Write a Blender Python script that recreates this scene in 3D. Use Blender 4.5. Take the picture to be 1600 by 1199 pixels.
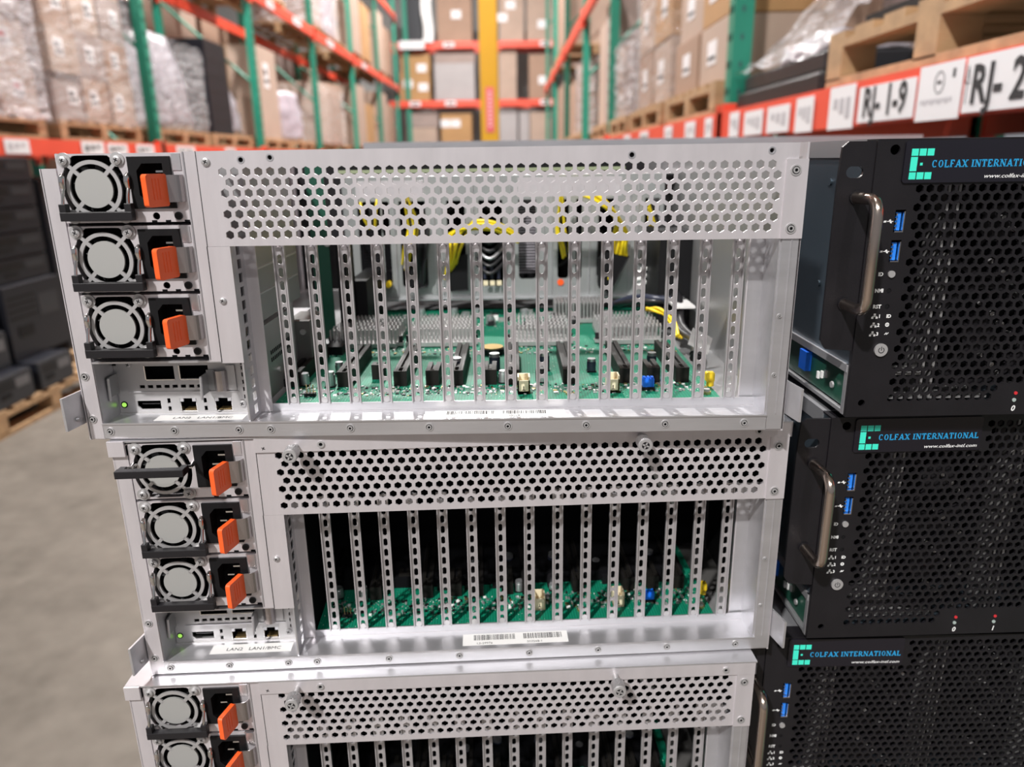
import bpy, math, random
from mathutils import Vector, Matrix
from mathutils.geometry import tessellate_polygon
random.seed(7)
PI = math.pi
S = bpy.context.scene
for o in list(bpy.data.objects): bpy.data.objects.remove(o)
COL = S.collection

# ------------------------------------------------------------------ camera, world, exposure
CAM_Z = 1.3612
FPX = 1162.2
PITCH, ROLL = math.radians(16.7208), math.radians(-0.838)
cd = bpy.data.cameras.new('camera'); cam = bpy.data.objects.new('camera', cd); COL.objects.link(cam)
cd.sensor_width = 36.0; cd.lens = FPX / 1600 * 36.0; cd.clip_start = 0.02; cd.clip_end = 200
cd.dof.use_dof = True; cd.dof.focus_distance = 0.47; cd.dof.aperture_fstop = 6.3
cp, sp, cr, sr = math.cos(PITCH), math.sin(PITCH), math.cos(ROLL), math.sin(ROLL)
Rv, Uv, Fv = Vector((1, 0, 0)), Vector((0, sp, cp)), Vector((0, cp, -sp))
right, up, back = cr * Rv + sr * Uv, -sr * Rv + cr * Uv, -Fv
cam.matrix_world = Matrix(((right.x, up.x, back.x, 0), (right.y, up.y, back.y, 0), (right.z, up.z, back.z, CAM_Z), (0, 0, 0, 1)))
S.camera = cam

W = bpy.data.worlds.new('world'); S.world = W; W.use_nodes = True
wn = W.node_tree.nodes['Background']; wn.inputs[0].default_value = (0.93, 0.94, 1.0, 1); wn.inputs[1].default_value = 0.27
S.view_settings.view_transform = 'Standard'; S.view_settings.look = 'None'
S.view_settings.gamma = 1.0; S.view_settings.use_curve_mapping = False
S.view_settings.exposure = 0.0
KEY_W = 800.0          # watts of each high bay lamp

def ray(px, py):
    a = (px - 800) / FPX; b = -(py - 599.5) / FPX
    x = cr * a - sr * b; u = sr * a + cr * b
    return Vector((x, cp + u * sp, -sp + u * cp))
def at(px, py, Y):      # world point on the upright plane at distance Y
    r = ray(px, py); t = Y / r.y
    return Vector((r.x * t, Y, CAM_Z + r.z * t))
def atx(px, py, X):     # world point on the upright plane at side offset X
    r = ray(px, py); t = X / r.x
    return Vector((X, r.y * t, CAM_Z + r.z * t))

# ------------------------------------------------------------------ materials
def mat(name, col, rough=0.5, metal=0.0, var=0.0, vscale=20.0, bump=0.0, bscale=60.0, emit=None, estr=0.0, spec=0.5, stretch=None, coat=0.0):
    m = bpy.data.materials.new(name); m.use_nodes = True; nt = m.node_tree; b = nt.nodes['Principled BSDF']
    b.inputs['Base Color'].default_value = (*col, 1); b.inputs['Roughness'].default_value = rough; b.inputs['Metallic'].default_value = metal
    b.inputs['Specular IOR Level'].default_value = spec
    if coat: b.inputs['Coat Weight'].default_value = coat; b.inputs['Coat Roughness'].default_value = 0.1
    if emit: b.inputs['Emission Color'].default_value = (*emit, 1); b.inputs['Emission Strength'].default_value = estr
    if var or bump:
        tc = nt.nodes.new('ShaderNodeTexCoord'); mp = nt.nodes.new('ShaderNodeMapping'); nt.links.new(tc.outputs['Object'], mp.inputs[0])
        if stretch: mp.inputs['Scale'].default_value = stretch
    if var:
        n = nt.nodes.new('ShaderNodeTexNoise'); n.inputs['Scale'].default_value = vscale; n.inputs['Detail'].default_value = 5
        nt.links.new(mp.outputs[0], n.inputs['Vector'])
        r = nt.nodes.new('ShaderNodeMapRange'); r.inputs[1].default_value = 0.3; r.inputs[2].default_value = 0.7
        r.inputs[3].default_value = 1 - var; r.inputs[4].default_value = 1 + var; nt.links.new(n.outputs['Fac'], r.inputs[0])
        mx = nt.nodes.new('ShaderNodeMix'); mx.data_type = 'RGBA'; mx.blend_type = 'MULTIPLY'; mx.inputs[0].default_value = 1
        mx.inputs[6].default_value = (*col, 1); nt.links.new(r.outputs[0], mx.inputs[7]); nt.links.new(mx.outputs[2], b.inputs['Base Color'])
    if bump:
        n2 = nt.nodes.new('ShaderNodeTexNoise'); n2.inputs['Scale'].default_value = bscale; n2.inputs['Detail'].default_value = 4
        nt.links.new(mp.outputs[0], n2.inputs['Vector'])
        bp = nt.nodes.new('ShaderNodeBump'); bp.inputs['Strength'].default_value = bump; bp.inputs['Distance'].default_value = 0.01
        nt.links.new(n2.outputs['Fac'], bp.inputs['Height']); nt.links.new(bp.outputs[0], b.inputs['Normal'])
    return m
M = {}
M['steel'] = mat('galvanised_steel', (0.66, 0.625, 0.65), 0.40, 0.5, 0.05, 90, 0.02, 400, stretch=(1, 1, 0.25))
M['steel2'] = mat('galvanised_steel_bright', (0.60, 0.595, 0.62), 0.33, 0.75, 0.08, 60, 0.02, 300, stretch=(0.2, 1, 1))
M['strip'] = mat('strip_steel', (0.50, 0.48, 0.495), 0.36, 0.55)
M['strip2'] = mat('strip_steel_bright', (0.62, 0.61, 0.62), 0.3, 0.7)
M['satin'] = mat('satin_nickel', (0.50, 0.49, 0.495), 0.45, 0.55)
M['steelin'] = mat('shaded_inner_steel', (0.34, 0.34, 0.345), 0.34, 0.5, 0.08, 6)  # darker copy of the steel, interior shade put into its colour
M['lidgrey'] = mat('grey_lid_steel', (0.34, 0.34, 0.36), 0.38, 0.6)
M['chrome'] = mat('polished_steel', (0.75, 0.73, 0.72), 0.14, 1.0)
M['hub'] = mat('fan_hub_grey', (0.42, 0.42, 0.41), 0.5, 0.35)
M['black'] = mat('black_plastic', (0.007, 0.007, 0.008), 0.5, spec=0.22)
M['blackrib'] = mat('black_connector_plastic', (0.009, 0.008, 0.007), 0.55, spec=0.25)
M['void'] = mat('dark_cavity', (0.004, 0.004, 0.005), 0.8, spec=0.1)  # near-black painted in for the shade inside holes and gaps
M['darkgrey'] = mat('dark_grey_plastic', (0.013, 0.012, 0.014), 0.42, spec=0.35)
M['orange'] = mat('orange_plastic', (0.90, 0.115, 0.02), 0.38, bump=0.02, bscale=300)
M['blackpaint'] = mat('black_powder_coat', (0.011, 0.010, 0.012), 0.38, 0.0, 0.15, 40, 0.06, 1200, spec=0.35)
M['blueblack'] = mat('dark_slate_steel', (0.075, 0.10, 0.125), 0.35, 0.6, 0.15, 8)
M['badge'] = mat('glossy_badge_black', (0.010, 0.009, 0.014), 0.18)
M['teal'] = mat('logo_teal', (0.05, 0.78, 0.58), 0.4)
M['cyan'] = mat('logo_blue', (0.02, 0.33, 0.66), 0.4)
M['white'] = mat('white_print', (0.85, 0.85, 0.85), 0.5)
M['ink'] = mat('black_ink', (0.02, 0.02, 0.022), 0.6)
M['usb'] = mat('usb_blue', (0.02, 0.20, 0.75), 0.35)
M['blue'] = mat('blue_plastic', (0.01, 0.16, 0.85), 0.35)
M['cream'] = mat('cream_plastic', (0.82, 0.72, 0.50), 0.45)
M['yellow'] = mat('yellow_wire', (0.88, 0.68, 0.02), 0.4)
M['yplastic'] = mat('yellow_plastic', (0.90, 0.62, 0.02), 0.4)
M['wireblk'] = mat('black_wire', (0.02, 0.02, 0.022), 0.3)
M['gold'] = mat('brass', (0.65, 0.48, 0.22), 0.35, 0.9)
M['alu'] = mat('heatsink_aluminium', (0.50, 0.49, 0.49), 0.40, 0.6)
M['capsilver'] = mat('capacitor_silver', (0.6, 0.6, 0.62), 0.3, 0.8)
M['capblue'] = mat('capacitor_blue_sleeve', (0.03, 0.035, 0.06), 0.3)
M['red'] = mat('red_led', (0.6, 0.03, 0.04), 0.3)
M['ledgreen'] = mat('lit_green_led', (0.5, 0.9, 0.2), 0.3, emit=(0.45, 1.0, 0.12), estr=0.6)
M['ledoff'] = mat('unlit_led', (0.35, 0.42, 0.40), 0.2)
M['nickelhandle'] = mat('brushed_nickel', (0.56, 0.47, 0.41), 0.20, 1.0)
M['sticker'] = mat('white_sticker', (0.80, 0.79, 0.78), 0.5)
M['beige'] = mat('beige_cable_sleeve', (0.7, 0.68, 0.66), 0.5)

def pcb_material():
    m = bpy.data.materials.new('green_circuit_board'); m.use_nodes = True; nt = m.node_tree; b = nt.nodes['Principled BSDF']
    tc = nt.nodes.new('ShaderNodeTexCoord')
    v = nt.nodes.new('ShaderNodeTexVoronoi'); v.inputs['Scale'].default_value = 420; v.distance = 'MANHATTAN'; nt.links.new(tc.outputs['Object'], v.inputs['Vector'])
    n = nt.nodes.new('ShaderNodeTexNoise'); n.inputs['Scale'].default_value = 38; n.inputs['Detail'].default_value = 2; nt.links.new(tc.outputs['Object'], n.inputs['Vector'])
    c1 = nt.nodes.new('ShaderNodeMath'); c1.operation = 'LESS_THAN'; c1.inputs[1].default_value = 0.20; nt.links.new(v.outputs['Distance'], c1.inputs[0])
    c2 = nt.nodes.new('ShaderNodeMath'); c2.operation = 'GREATER_THAN'; c2.inputs[1].default_value = 0.50; nt.links.new(n.outputs['Fac'], c2.inputs[0])
    mu = nt.nodes.new('ShaderNodeMath'); mu.operation = 'MULTIPLY'; nt.links.new(c1.outputs[0], mu.inputs[0]); nt.links.new(c2.outputs[0], mu.inputs[1])
    wv = nt.nodes.new('ShaderNodeTexWave'); wv.inputs['Scale'].default_value = 160; wv.inputs['Distortion'].default_value = 1.5; wv.bands_direction = 'X'; nt.links.new(tc.outputs['Object'], wv.inputs['Vector'])
    g = nt.nodes.new('ShaderNodeMix'); g.data_type = 'RGBA'; g.inputs[6].default_value = (0.0, 0.125, 0.070, 1); g.inputs[7].default_value = (0.005, 0.20, 0.115, 1); nt.links.new(wv.outputs['Fac'], g.inputs[0])
    mx = nt.nodes.new('ShaderNodeMix'); mx.data_type = 'RGBA'; nt.links.new(mu.outputs[0], mx.inputs[0]); nt.links.new(g.outputs[2], mx.inputs[6]); mx.inputs[7].default_value = (0.7, 0.75, 0.68, 1)
    nt.links.new(mx.outputs[2], b.inputs['Base Color']); b.inputs['Roughness'].default_value = 0.55; b.inputs['Specular IOR Level'].default_value = 0.3
    return m
M['pcb'] = pcb_material()
def carton_material(name, col):
    m = mat(name, col, 0.75, 0, 0.07, 3.0, 0.05, 30)
    return m
M['carton'] = carton_material('brown_cardboard', (0.35, 0.225, 0.16))
M['carton2'] = carton_material('pale_cardboard', (0.43, 0.315, 0.25))
M['carton3'] = carton_material('golden_cardboard', (0.42, 0.235, 0.10))
M['carton4'] = carton_material('grey_brown_cardboard', (0.32, 0.245, 0.22))
M['tape'] = mat('packing_tape', (0.30, 0.19, 0.11), 0.3)
M['paper'] = mat('white_paper', (0.78, 0.76, 0.77), 0.6)
M['redprint'] = mat('red_print', (0.6, 0.05, 0.07), 0.6)
M['wood'] = mat('pallet_wood', (0.40, 0.25, 0.13), 0.75, 0, 0.22, 9, 0.15, 60, stretch=(0.3, 2, 2))
M['beamred'] = mat('orange_red_beam_paint', (0.78, 0.085, 0.045), 0.42, 0, 0.06, 4)
M['postgreen'] = mat('rack_green_paint', (0.015, 0.23, 0.15), 0.42, 0, 0.06, 6)
M['postdark'] = mat('dark_blue_green_paint', (0.035, 0.075, 0.085), 0.5)
M['colyellow'] = mat('safety_yellow_paint', (0.52, 0.27, 0.003), 0.45, 0, 0.06, 3)
M['magenta'] = mat('pink_red_placard', (0.60, 0.10, 0.12), 0.5)
M['pinkpale'] = mat('pale_pink_print', (0.75, 0.45, 0.45), 0.5)
M['dellblack'] = mat('computer_black_plastic', (0.008, 0.009, 0.014), 0.35, spec=0.4)
M['dellgrey'] = mat('computer_grey_panel', (0.028, 0.030, 0.036), 0.35, 0.2)
M['bezel'] = mat('bezel_grey', (0.16, 0.16, 0.17), 0.35, 0.4)
M['wrapgrey'] = mat('bagged_grey_goods', (0.30, 0.28, 0.31), 0.28, 0, 0.35, 7, 0.8, 9)
M['lightgreytote'] = mat('pale_grey_board', (0.38, 0.35, 0.35), 0.6, 0, 0.05, 3)
M['wallpaint'] = mat('wall_paint', (0.55, 0.54, 0.52), 0.8)
M['ceil'] = mat('ceiling_deck', (0.55, 0.55, 0.56), 0.8)
M['lamp'] = mat('lamp_lens', (0.9, 0.9, 0.9), 0.5, emit=(1.0, 0.98, 0.95), estr=12)
M['lampbody'] = mat('lamp_body', (0.5, 0.5, 0.5), 0.4, 0.5)
def floor_material():
    m = bpy.data.materials.new('polished_concrete'); m.use_nodes = True; nt = m.node_tree; b = nt.nodes['Principled BSDF']
    tc = nt.nodes.new('ShaderNodeTexCoord')
    n = nt.nodes.new('ShaderNodeTexNoise'); n.inputs['Scale'].default_value = 1.3; n.inputs['Detail'].default_value = 8; n.inputs['Roughness'].default_value = 0.62
    n2 = nt.nodes.new('ShaderNodeTexNoise'); n2.inputs['Scale'].default_value = 14; n2.inputs['Detail'].default_value = 6
    nt.links.new(tc.outputs['Object'], n.inputs['Vector']); nt.links.new(tc.outputs['Object'], n2.inputs['Vector'])
    a = nt.nodes.new('ShaderNodeMath'); a.operation = 'ADD'; nt.links.new(n.outputs['Fac'], a.inputs[0])
    s = nt.nodes.new('ShaderNodeMath'); s.operation = 'MULTIPLY'; s.inputs[1].default_value = 0.35; nt.links.new(n2.outputs['Fac'], s.inputs[0]); nt.links.new(s.outputs[0], a.inputs[1])
    r = nt.nodes.new('ShaderNodeValToRGB'); r.color_ramp.elements[0].position = 0.45; r.color_ramp.elements[0].color = (0.075, 0.063, 0.051, 1)
    r.color_ramp.elements[1].position = 0.9; r.color_ramp.elements[1].color = (0.165, 0.143, 0.120, 1); nt.links.new(a.outputs[0], r.inputs[0])
    nt.links.new(r.outputs[0], b.inputs['Base Color']); b.inputs['Roughness'].default_value = 0.6; b.inputs['Specular IOR Level'].default_value = 0.3
    return m
M['floor'] = floor_material()
def film_material(name, base=0.30, tint=(0.95, 0.93, 0.95)):
    m = bpy.data.materials.new(name); m.use_nodes = True; nt = m.node_tree; nt.nodes.clear()
    out = nt.nodes.new('ShaderNodeOutputMaterial'); t = nt.nodes.new('ShaderNodeBsdfTransparent'); p = nt.nodes.new('ShaderNodeBsdfPrincipled')
    p.inputs['Base Color'].default_value = (*tint, 1); p.inputs['Roughness'].default_value = 0.07; p.inputs['Specular IOR Level'].default_value = 1.0
    tc = nt.nodes.new('ShaderNodeTexCoord'); mp = nt.nodes.new('ShaderNodeMapping'); mp.inputs['Scale'].default_value = (1.0, 1.0, 3.4); nt.links.new(tc.outputs['Object'], mp.inputs[0])
    n = nt.nodes.new('ShaderNodeTexNoise'); n.inputs['Scale'].default_value = 7; n.inputs['Detail'].default_value = 7; n.inputs['Distortion'].default_value = 1.6; nt.links.new(mp.outputs[0], n.inputs['Vector'])
    bp = nt.nodes.new('ShaderNodeBump'); bp.inputs['Strength'].default_value = 1.0; bp.inputs['Distance'].default_value = 0.05
    nt.links.new(n.outputs['Fac'], bp.inputs['Height']); nt.links.new(bp.outputs[0], p.inputs['Normal'])
    r = nt.nodes.new('ShaderNodeMapRange'); r.inputs[1].default_value = 0.35; r.inputs[2].default_value = 0.75; r.inputs[3].default_value = base * 0.4; r.inputs[4].default_value = min(1, base * 1.9)
    nt.links.new(n.outputs['Fac'], r.inputs[0])
    mx = nt.nodes.new('ShaderNodeMixShader'); nt.links.new(r.outputs[0], mx.inputs[0]); nt.links.new(t.outputs[0], mx.inputs[1]); nt.links.new(p.outputs[0], mx.inputs[2]); nt.links.new(mx.outputs[0], out.inputs[0])
    return m
M['film'] = film_material('clear_stretch_film', 0.20)
M['film2'] = film_material('thick_stretch_film', 0.42, (0.85, 0.82, 0.86))

M['cagegrey'] = mat('dark_bracket_steel', (0.16, 0.155, 0.15), 0.4, 0.5)
M['steelwall'] = mat('zinc_plate', (0.42, 0.44, 0.44), 0.36, 0.55, 0.05, 30)
M['spring'] = mat('spring_steel', (0.48, 0.44, 0.44), 0.24, 0.95)
M['olivefill'] = mat('olive_filler', (0.28, 0.32, 0.20), 0.6)
M['cardink'] = mat('faded_print', (0.45, 0.43, 0.45), 0.6)
M['lilac'] = mat('mauve_film_goods', (0.42, 0.37, 0.42), 0.4, 0, 0.2, 5, 0.4, 8)
M['sack'] = mat('pale_sack', (0.62, 0.57, 0.55), 0.3, 0, 0.2, 6, 0.7, 8)
M['maroon'] = mat('dark_maroon', (0.10, 0.02, 0.03), 0.5)
M['pcbplain'] = mat('dark_green_board', (0.012, 0.07, 0.045), 0.35)
# ------------------------------------------------------------------ mesh builder
class MB:
    def __init__(s, scale=0.001): s.v = []; s.f = []; s.m = []; s.mats = []; s.sc = scale; s.smooth = []
    def mi(s, name):
        if name not in s.mats: s.mats.append(name)
        return s.mats.index(name)
    def add(s, vs, fs, m, smooth=False):
        o = len(s.v); k = s.mi(m); s.v += [tuple(v) for v in vs]
        for f in fs: s.f.append(tuple(i + o for i in f)); s.m.append(k); s.smooth.append(smooth)
    def box(s, x0, x1, y0, y1, z0, z1, m, rot=None, c=None):
        vs = [(x, y, z) for x in (x0, x1) for y in (y0, y1) for z in (z0, z1)]
        if rot is not None:
            cc = Vector(c) if c else Vector(((x0 + x1) / 2, (y0 + y1) / 2, (z0 + z1) / 2))
            vs = [tuple(rot @ (Vector(v) - cc) + cc) for v in vs]
        s.add(vs, [(0, 1, 3, 2), (4, 6, 7, 5), (0, 4, 5, 1), (2, 3, 7, 6), (0, 2, 6, 4), (1, 5, 7, 3)], m)
    def rbox(s, x0, x1, y0, y1, z0, z1, m, r=1.0, n=3):   # outline rounded in the xz plane
        pts = []
        for cx, cz, a0 in ((x1 - r, z1 - r, 0), (x0 + r, z1 - r, 90), (x0 + r, z0 + r, 180), (x1 - r, z0 + r, 270)):
            for k in range(n + 1):
                a = math.radians(a0 + 90 * k / n); pts.append((cx + r * math.cos(a), cz + r * math.sin(a)))
        s.poly(pts, y0, y1, m)
    def poly(s, pts, y0, y1, m, holes=()):   # extruded xz polygon with holes
        loops = [[Vector((p[0], p[1], 0)) for p in pts]] + [[Vector((p[0], p[1], 0)) for p in h] for h in holes]
        tris = tessellate_polygon(loops); flat = [p for l in loops for p in l]; n = len(flat)
        vs = [(p.x, y0, p.y) for p in flat] + [(p.x, y1, p.y) for p in flat]
        fs = []
        for t in tris:
            a, b, c = (flat[i] for i in t)
            ar = (b.x - a.x) * (c.y - a.y) - (b.y - a.y) * (c.x - a.x)
            t = t if ar > 0 else t[::-1]
            fs.append(tuple(t)); fs.append(tuple(i + n for i in reversed(t)))
        o = 0
        for l in loops:
            k = len(l)
            for i in range(k): a, b = o + i, o + (i + 1) % k; fs.append((a, b, b + n, a + n))
            o += k
        s.add(vs, fs, m)
    def cyl(s, p0, p1, r, m, n=16, r1=None, cap=True):
        p0, p1 = Vector(p0), Vector(p1); d = (p1 - p0).normalized(); r1 = r if r1 is None else r1
        a = d.orthogonal().normalized(); b = d.cross(a); vs = []
        for p, rr in ((p0, r), (p1, r1)):
            for k in range(n): t = 2 * PI * k / n; vs.append(p + rr * (math.cos(t) * a + math.sin(t) * b))
        s.add(vs, [(k, (k + 1) % n, n + (k + 1) % n, n + k) for k in range(n)], m, True)
        if cap: s.add(vs, [tuple(reversed(range(n))), tuple(range(n, 2 * n))], m)
    def tube(s, pts, r, m, n=10):
        pts = [Vector(p) for p in pts]; rings = []; prev = None
        for i, p in enumerate(pts):
            d = (pts[min(i + 1, len(pts) - 1)] - pts[max(i - 1, 0)]).normalized()
            if prev is None: a = d.orthogonal().normalized()
            else: a = (prev - d * prev.dot(d)).normalized()
            prev = a; b = d.cross(a)
            rr = r[i] if isinstance(r, (list, tuple)) else r
            rings.append([p + rr * (math.cos(2 * PI * k / n) * a + math.sin(2 * PI * k / n) * b) for k in range(n)])
        vs = [v for rg in rings for v in rg]; fs = []
        for i in range(len(rings) - 1):
            for k in range(n): fs.append((i * n + k, i * n + (k + 1) % n, (i + 1) * n + (k + 1) % n, (i + 1) * n + k))
        s.add(vs, fs, m, True); s.add(vs, [tuple(reversed(range(n))), tuple(range(len(vs) - n, len(vs)))], m)
    def ring(s, cx, cz, r0, r1, y0, y1, m, a0=0.0, a1=360.0, n=40):
        full = abs(a1 - a0 - 360) < 1e-6; k = n + (0 if full else 1); vs = []
        for i in range(k):
            a = math.radians(a0 + (a1 - a0) * i / n); c, q = math.cos(a), math.sin(a)
            vs += [(cx + r0 * c, y0, cz + r0 * q), (cx + r1 * c, y0, cz + r1 * q), (cx + r1 * c, y1, cz + r1 * q), (cx + r0 * c, y1, cz + r0 * q)]
        fs = []
        for i in range(n):
            j = (i + 1) % k
            for e in range(4): f = (e + 1) % 4; fs.append((4 * i + e, 4 * i + f, 4 * j + f, 4 * j + e))
        if not full: fs += [(0, 3, 2, 1), (4 * n, 4 * n + 1, 4 * n + 2, 4 * n + 3)]
        s.add(vs, fs, m)
    def disc(s, cx, cz, r, y0, y1, m, n=24): s.cyl((cx, y1, cz), (cx, y0, cz), r, m, n)
    def text(s, body, x, z, size, y, m, font='sans', shear=0.0, bold=0.0, width=None, rot=None, align='LEFT', extr=0.05, plane='xz'):
        c = bpy.data.curves.new('t', 'FONT'); c.body = body; c.size = size; c.shear = shear; c.offset = bold; c.align_x = align; c.extrude = extr; c.resolution_u = 2
        o = bpy.data.objects.new('t', c); COL.objects.link(o)
        bpy.context.view_layer.update()
        dg = bpy.context.evaluated_depsgraph_get(); me = bpy.data.meshes.new_from_object(o.evaluated_get(dg))
        co = [v.co.copy() for v in me.vertices]; fs = [tuple(p.vertices) for p in me.polygons]
        bpy.data.objects.remove(o); bpy.data.curves.remove(c); bpy.data.meshes.remove(me)
        if not co: return
        if width:
            w = max(v.x for v in co) - min(v.x for v in co); mn = min(v.x for v in co); k = width / w
            for v in co: v.x = (v.x - mn) * k
        if rot is None: vs = [(x + v.x, y - v.z, z + v.y) if plane == 'xz' else (x + v.x, y + v.y, z + v.z) for v in co]
        else: vs = [tuple(rot @ v + Vector((x, y, z))) for v in co]
        s.add(vs, fs, m)
    def build(s, name, parent=None, loc=(0, 0, 0), rotz=0.0, bevel=0.0):
        me = bpy.data.meshes.new(name); me.from_pydata([(a * s.sc, b * s.sc, c * s.sc) for a, b, c in s.v], [], s.f)
        for n in s.mats: me.materials.append(M[n])
        me.polygons.foreach_set('material_index', s.m); me.polygons.foreach_set('use_smooth', s.smooth); me.update()
        o = bpy.data.objects.new(name, me); COL.objects.link(o); o.location = loc; o.rotation_euler.z = rotz
        if parent: o.parent = parent
        if bevel:
            b = o.modifiers.new('bevel', 'BEVEL'); b.width = bevel * s.sc; b.segments = 2; b.limit_method = 'ANGLE'
        return o
def tag(o, label=None, cat=None, group=None, kind=None):
    if label: o['label'] = label
    if cat: o['category'] = cat
    if group: o['group'] = group
    if kind: o['kind'] = kind
    return o
def empty(name, loc=(0, 0, 0), rotz=0.0, parent=None):
    o = bpy.data.objects.new(name, None); COL.objects.link(o); o.location = loc; o.rotation_euler.z = rotz; o.empty_display_size = 0.05
    if parent: o.parent = parent
    return o
def copy_tree(o, parent=None):
    c = o.copy(); COL.objects.link(c)
    if parent: c.parent = parent
    for ch in list(o.children): copy_tree(ch, c)
    return c
def circ(cx, cz, r, n=14): return [(cx + r * math.cos(2 * PI * k / n), cz + r * math.sin(2 * PI * k / n)) for k in range(n)]
def rect(x0, x1, z0, z1): return [(x0, z0), (x1, z0), (x1, z1), (x0, z1)]
def hexgrid(b, rows, px, pz, R, X0, X1, y0, y1, m, skip=None):
    """rows: list of (z centre, x of first hole, count); brick cells with pointy-top hexagonal holes, filled to X0..X1"""
    hw = R * math.cos(PI / 6)
    for zc, xs, n in rows:
        zt, zb = zc + pz / 2, zc - pz / 2
        xa, xb = xs - px / 2, xs + px * (n - 0.5)
        if xa > X0 + 1e-4: b.box(X0, xa, y0, y1, zb, zt, m)
        if xb < X1 - 1e-4: b.box(xb, X1, y0, y1, zb, zt, m)
        for k in range(n):
            cx = xs + k * px
            H = [(cx, zc + R), (cx + hw, zc + R / 2), (cx + hw, zc - R / 2), (cx, zc - R), (cx - hw, zc - R / 2), (cx - hw, zc + R / 2)]
            Q = [(cx, zt), (cx + px / 2, zt), (cx + px / 2, zb), (cx, zb), (cx - px / 2, zb), (cx - px / 2, zt)]
            vs = [(p[0], y0, p[1]) for p in H] + [(p[0], y0, p[1]) for p in Q] + [(p[0], y1, p[1]) for p in H] + [(p[0], y1, p[1]) for p in Q]
            fs = []
            for i in range(6):
                j = (i + 1) % 6
                fs.append((6 + i, 6 + j, j, i)[::-1]); fs.append((18 + i, 18 + j, 12 + j, 12 + i)); fs.append((i, j, 12 + j, 12 + i)[::-1])
            b.add(vs, fs, m)
def screw_geo(b, x, z, r, y=-0.8, m='satin', cross=True):
    b.cyl((x, 0.2, z), (x, y, z), r, m, 18); b.cyl((x, y, z), (x, y - 0.45, z), r * 0.93, m, 18, r1=r * 0.6)
    if cross:
        for a in (0.5, 0.5 + PI / 2):
            b.box(x - r * 0.5, x + r * 0.5, y - 0.56, y - 0.3, z - r * 0.11, z + r * 0.11, 'darkgrey', Matrix.Rotation(a, 3, 'Y'))
def rivet_geo(b, x, z, r=2.3, m='satin'):
    b.ring(x, z, r * 0.86, r * 1.16, -0.5, 0.1, m, n=20); b.ring(x, z, r * 0.66, r * 0.86, -0.12, 0.1, 'darkgrey', n=18); b.ring(x, z, r * 0.36, r * 0.66, -1.0, 0.1, m, n=16); b.disc(x, z, r * 0.36, -0.6, 0.2, 'void', 10)

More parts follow.
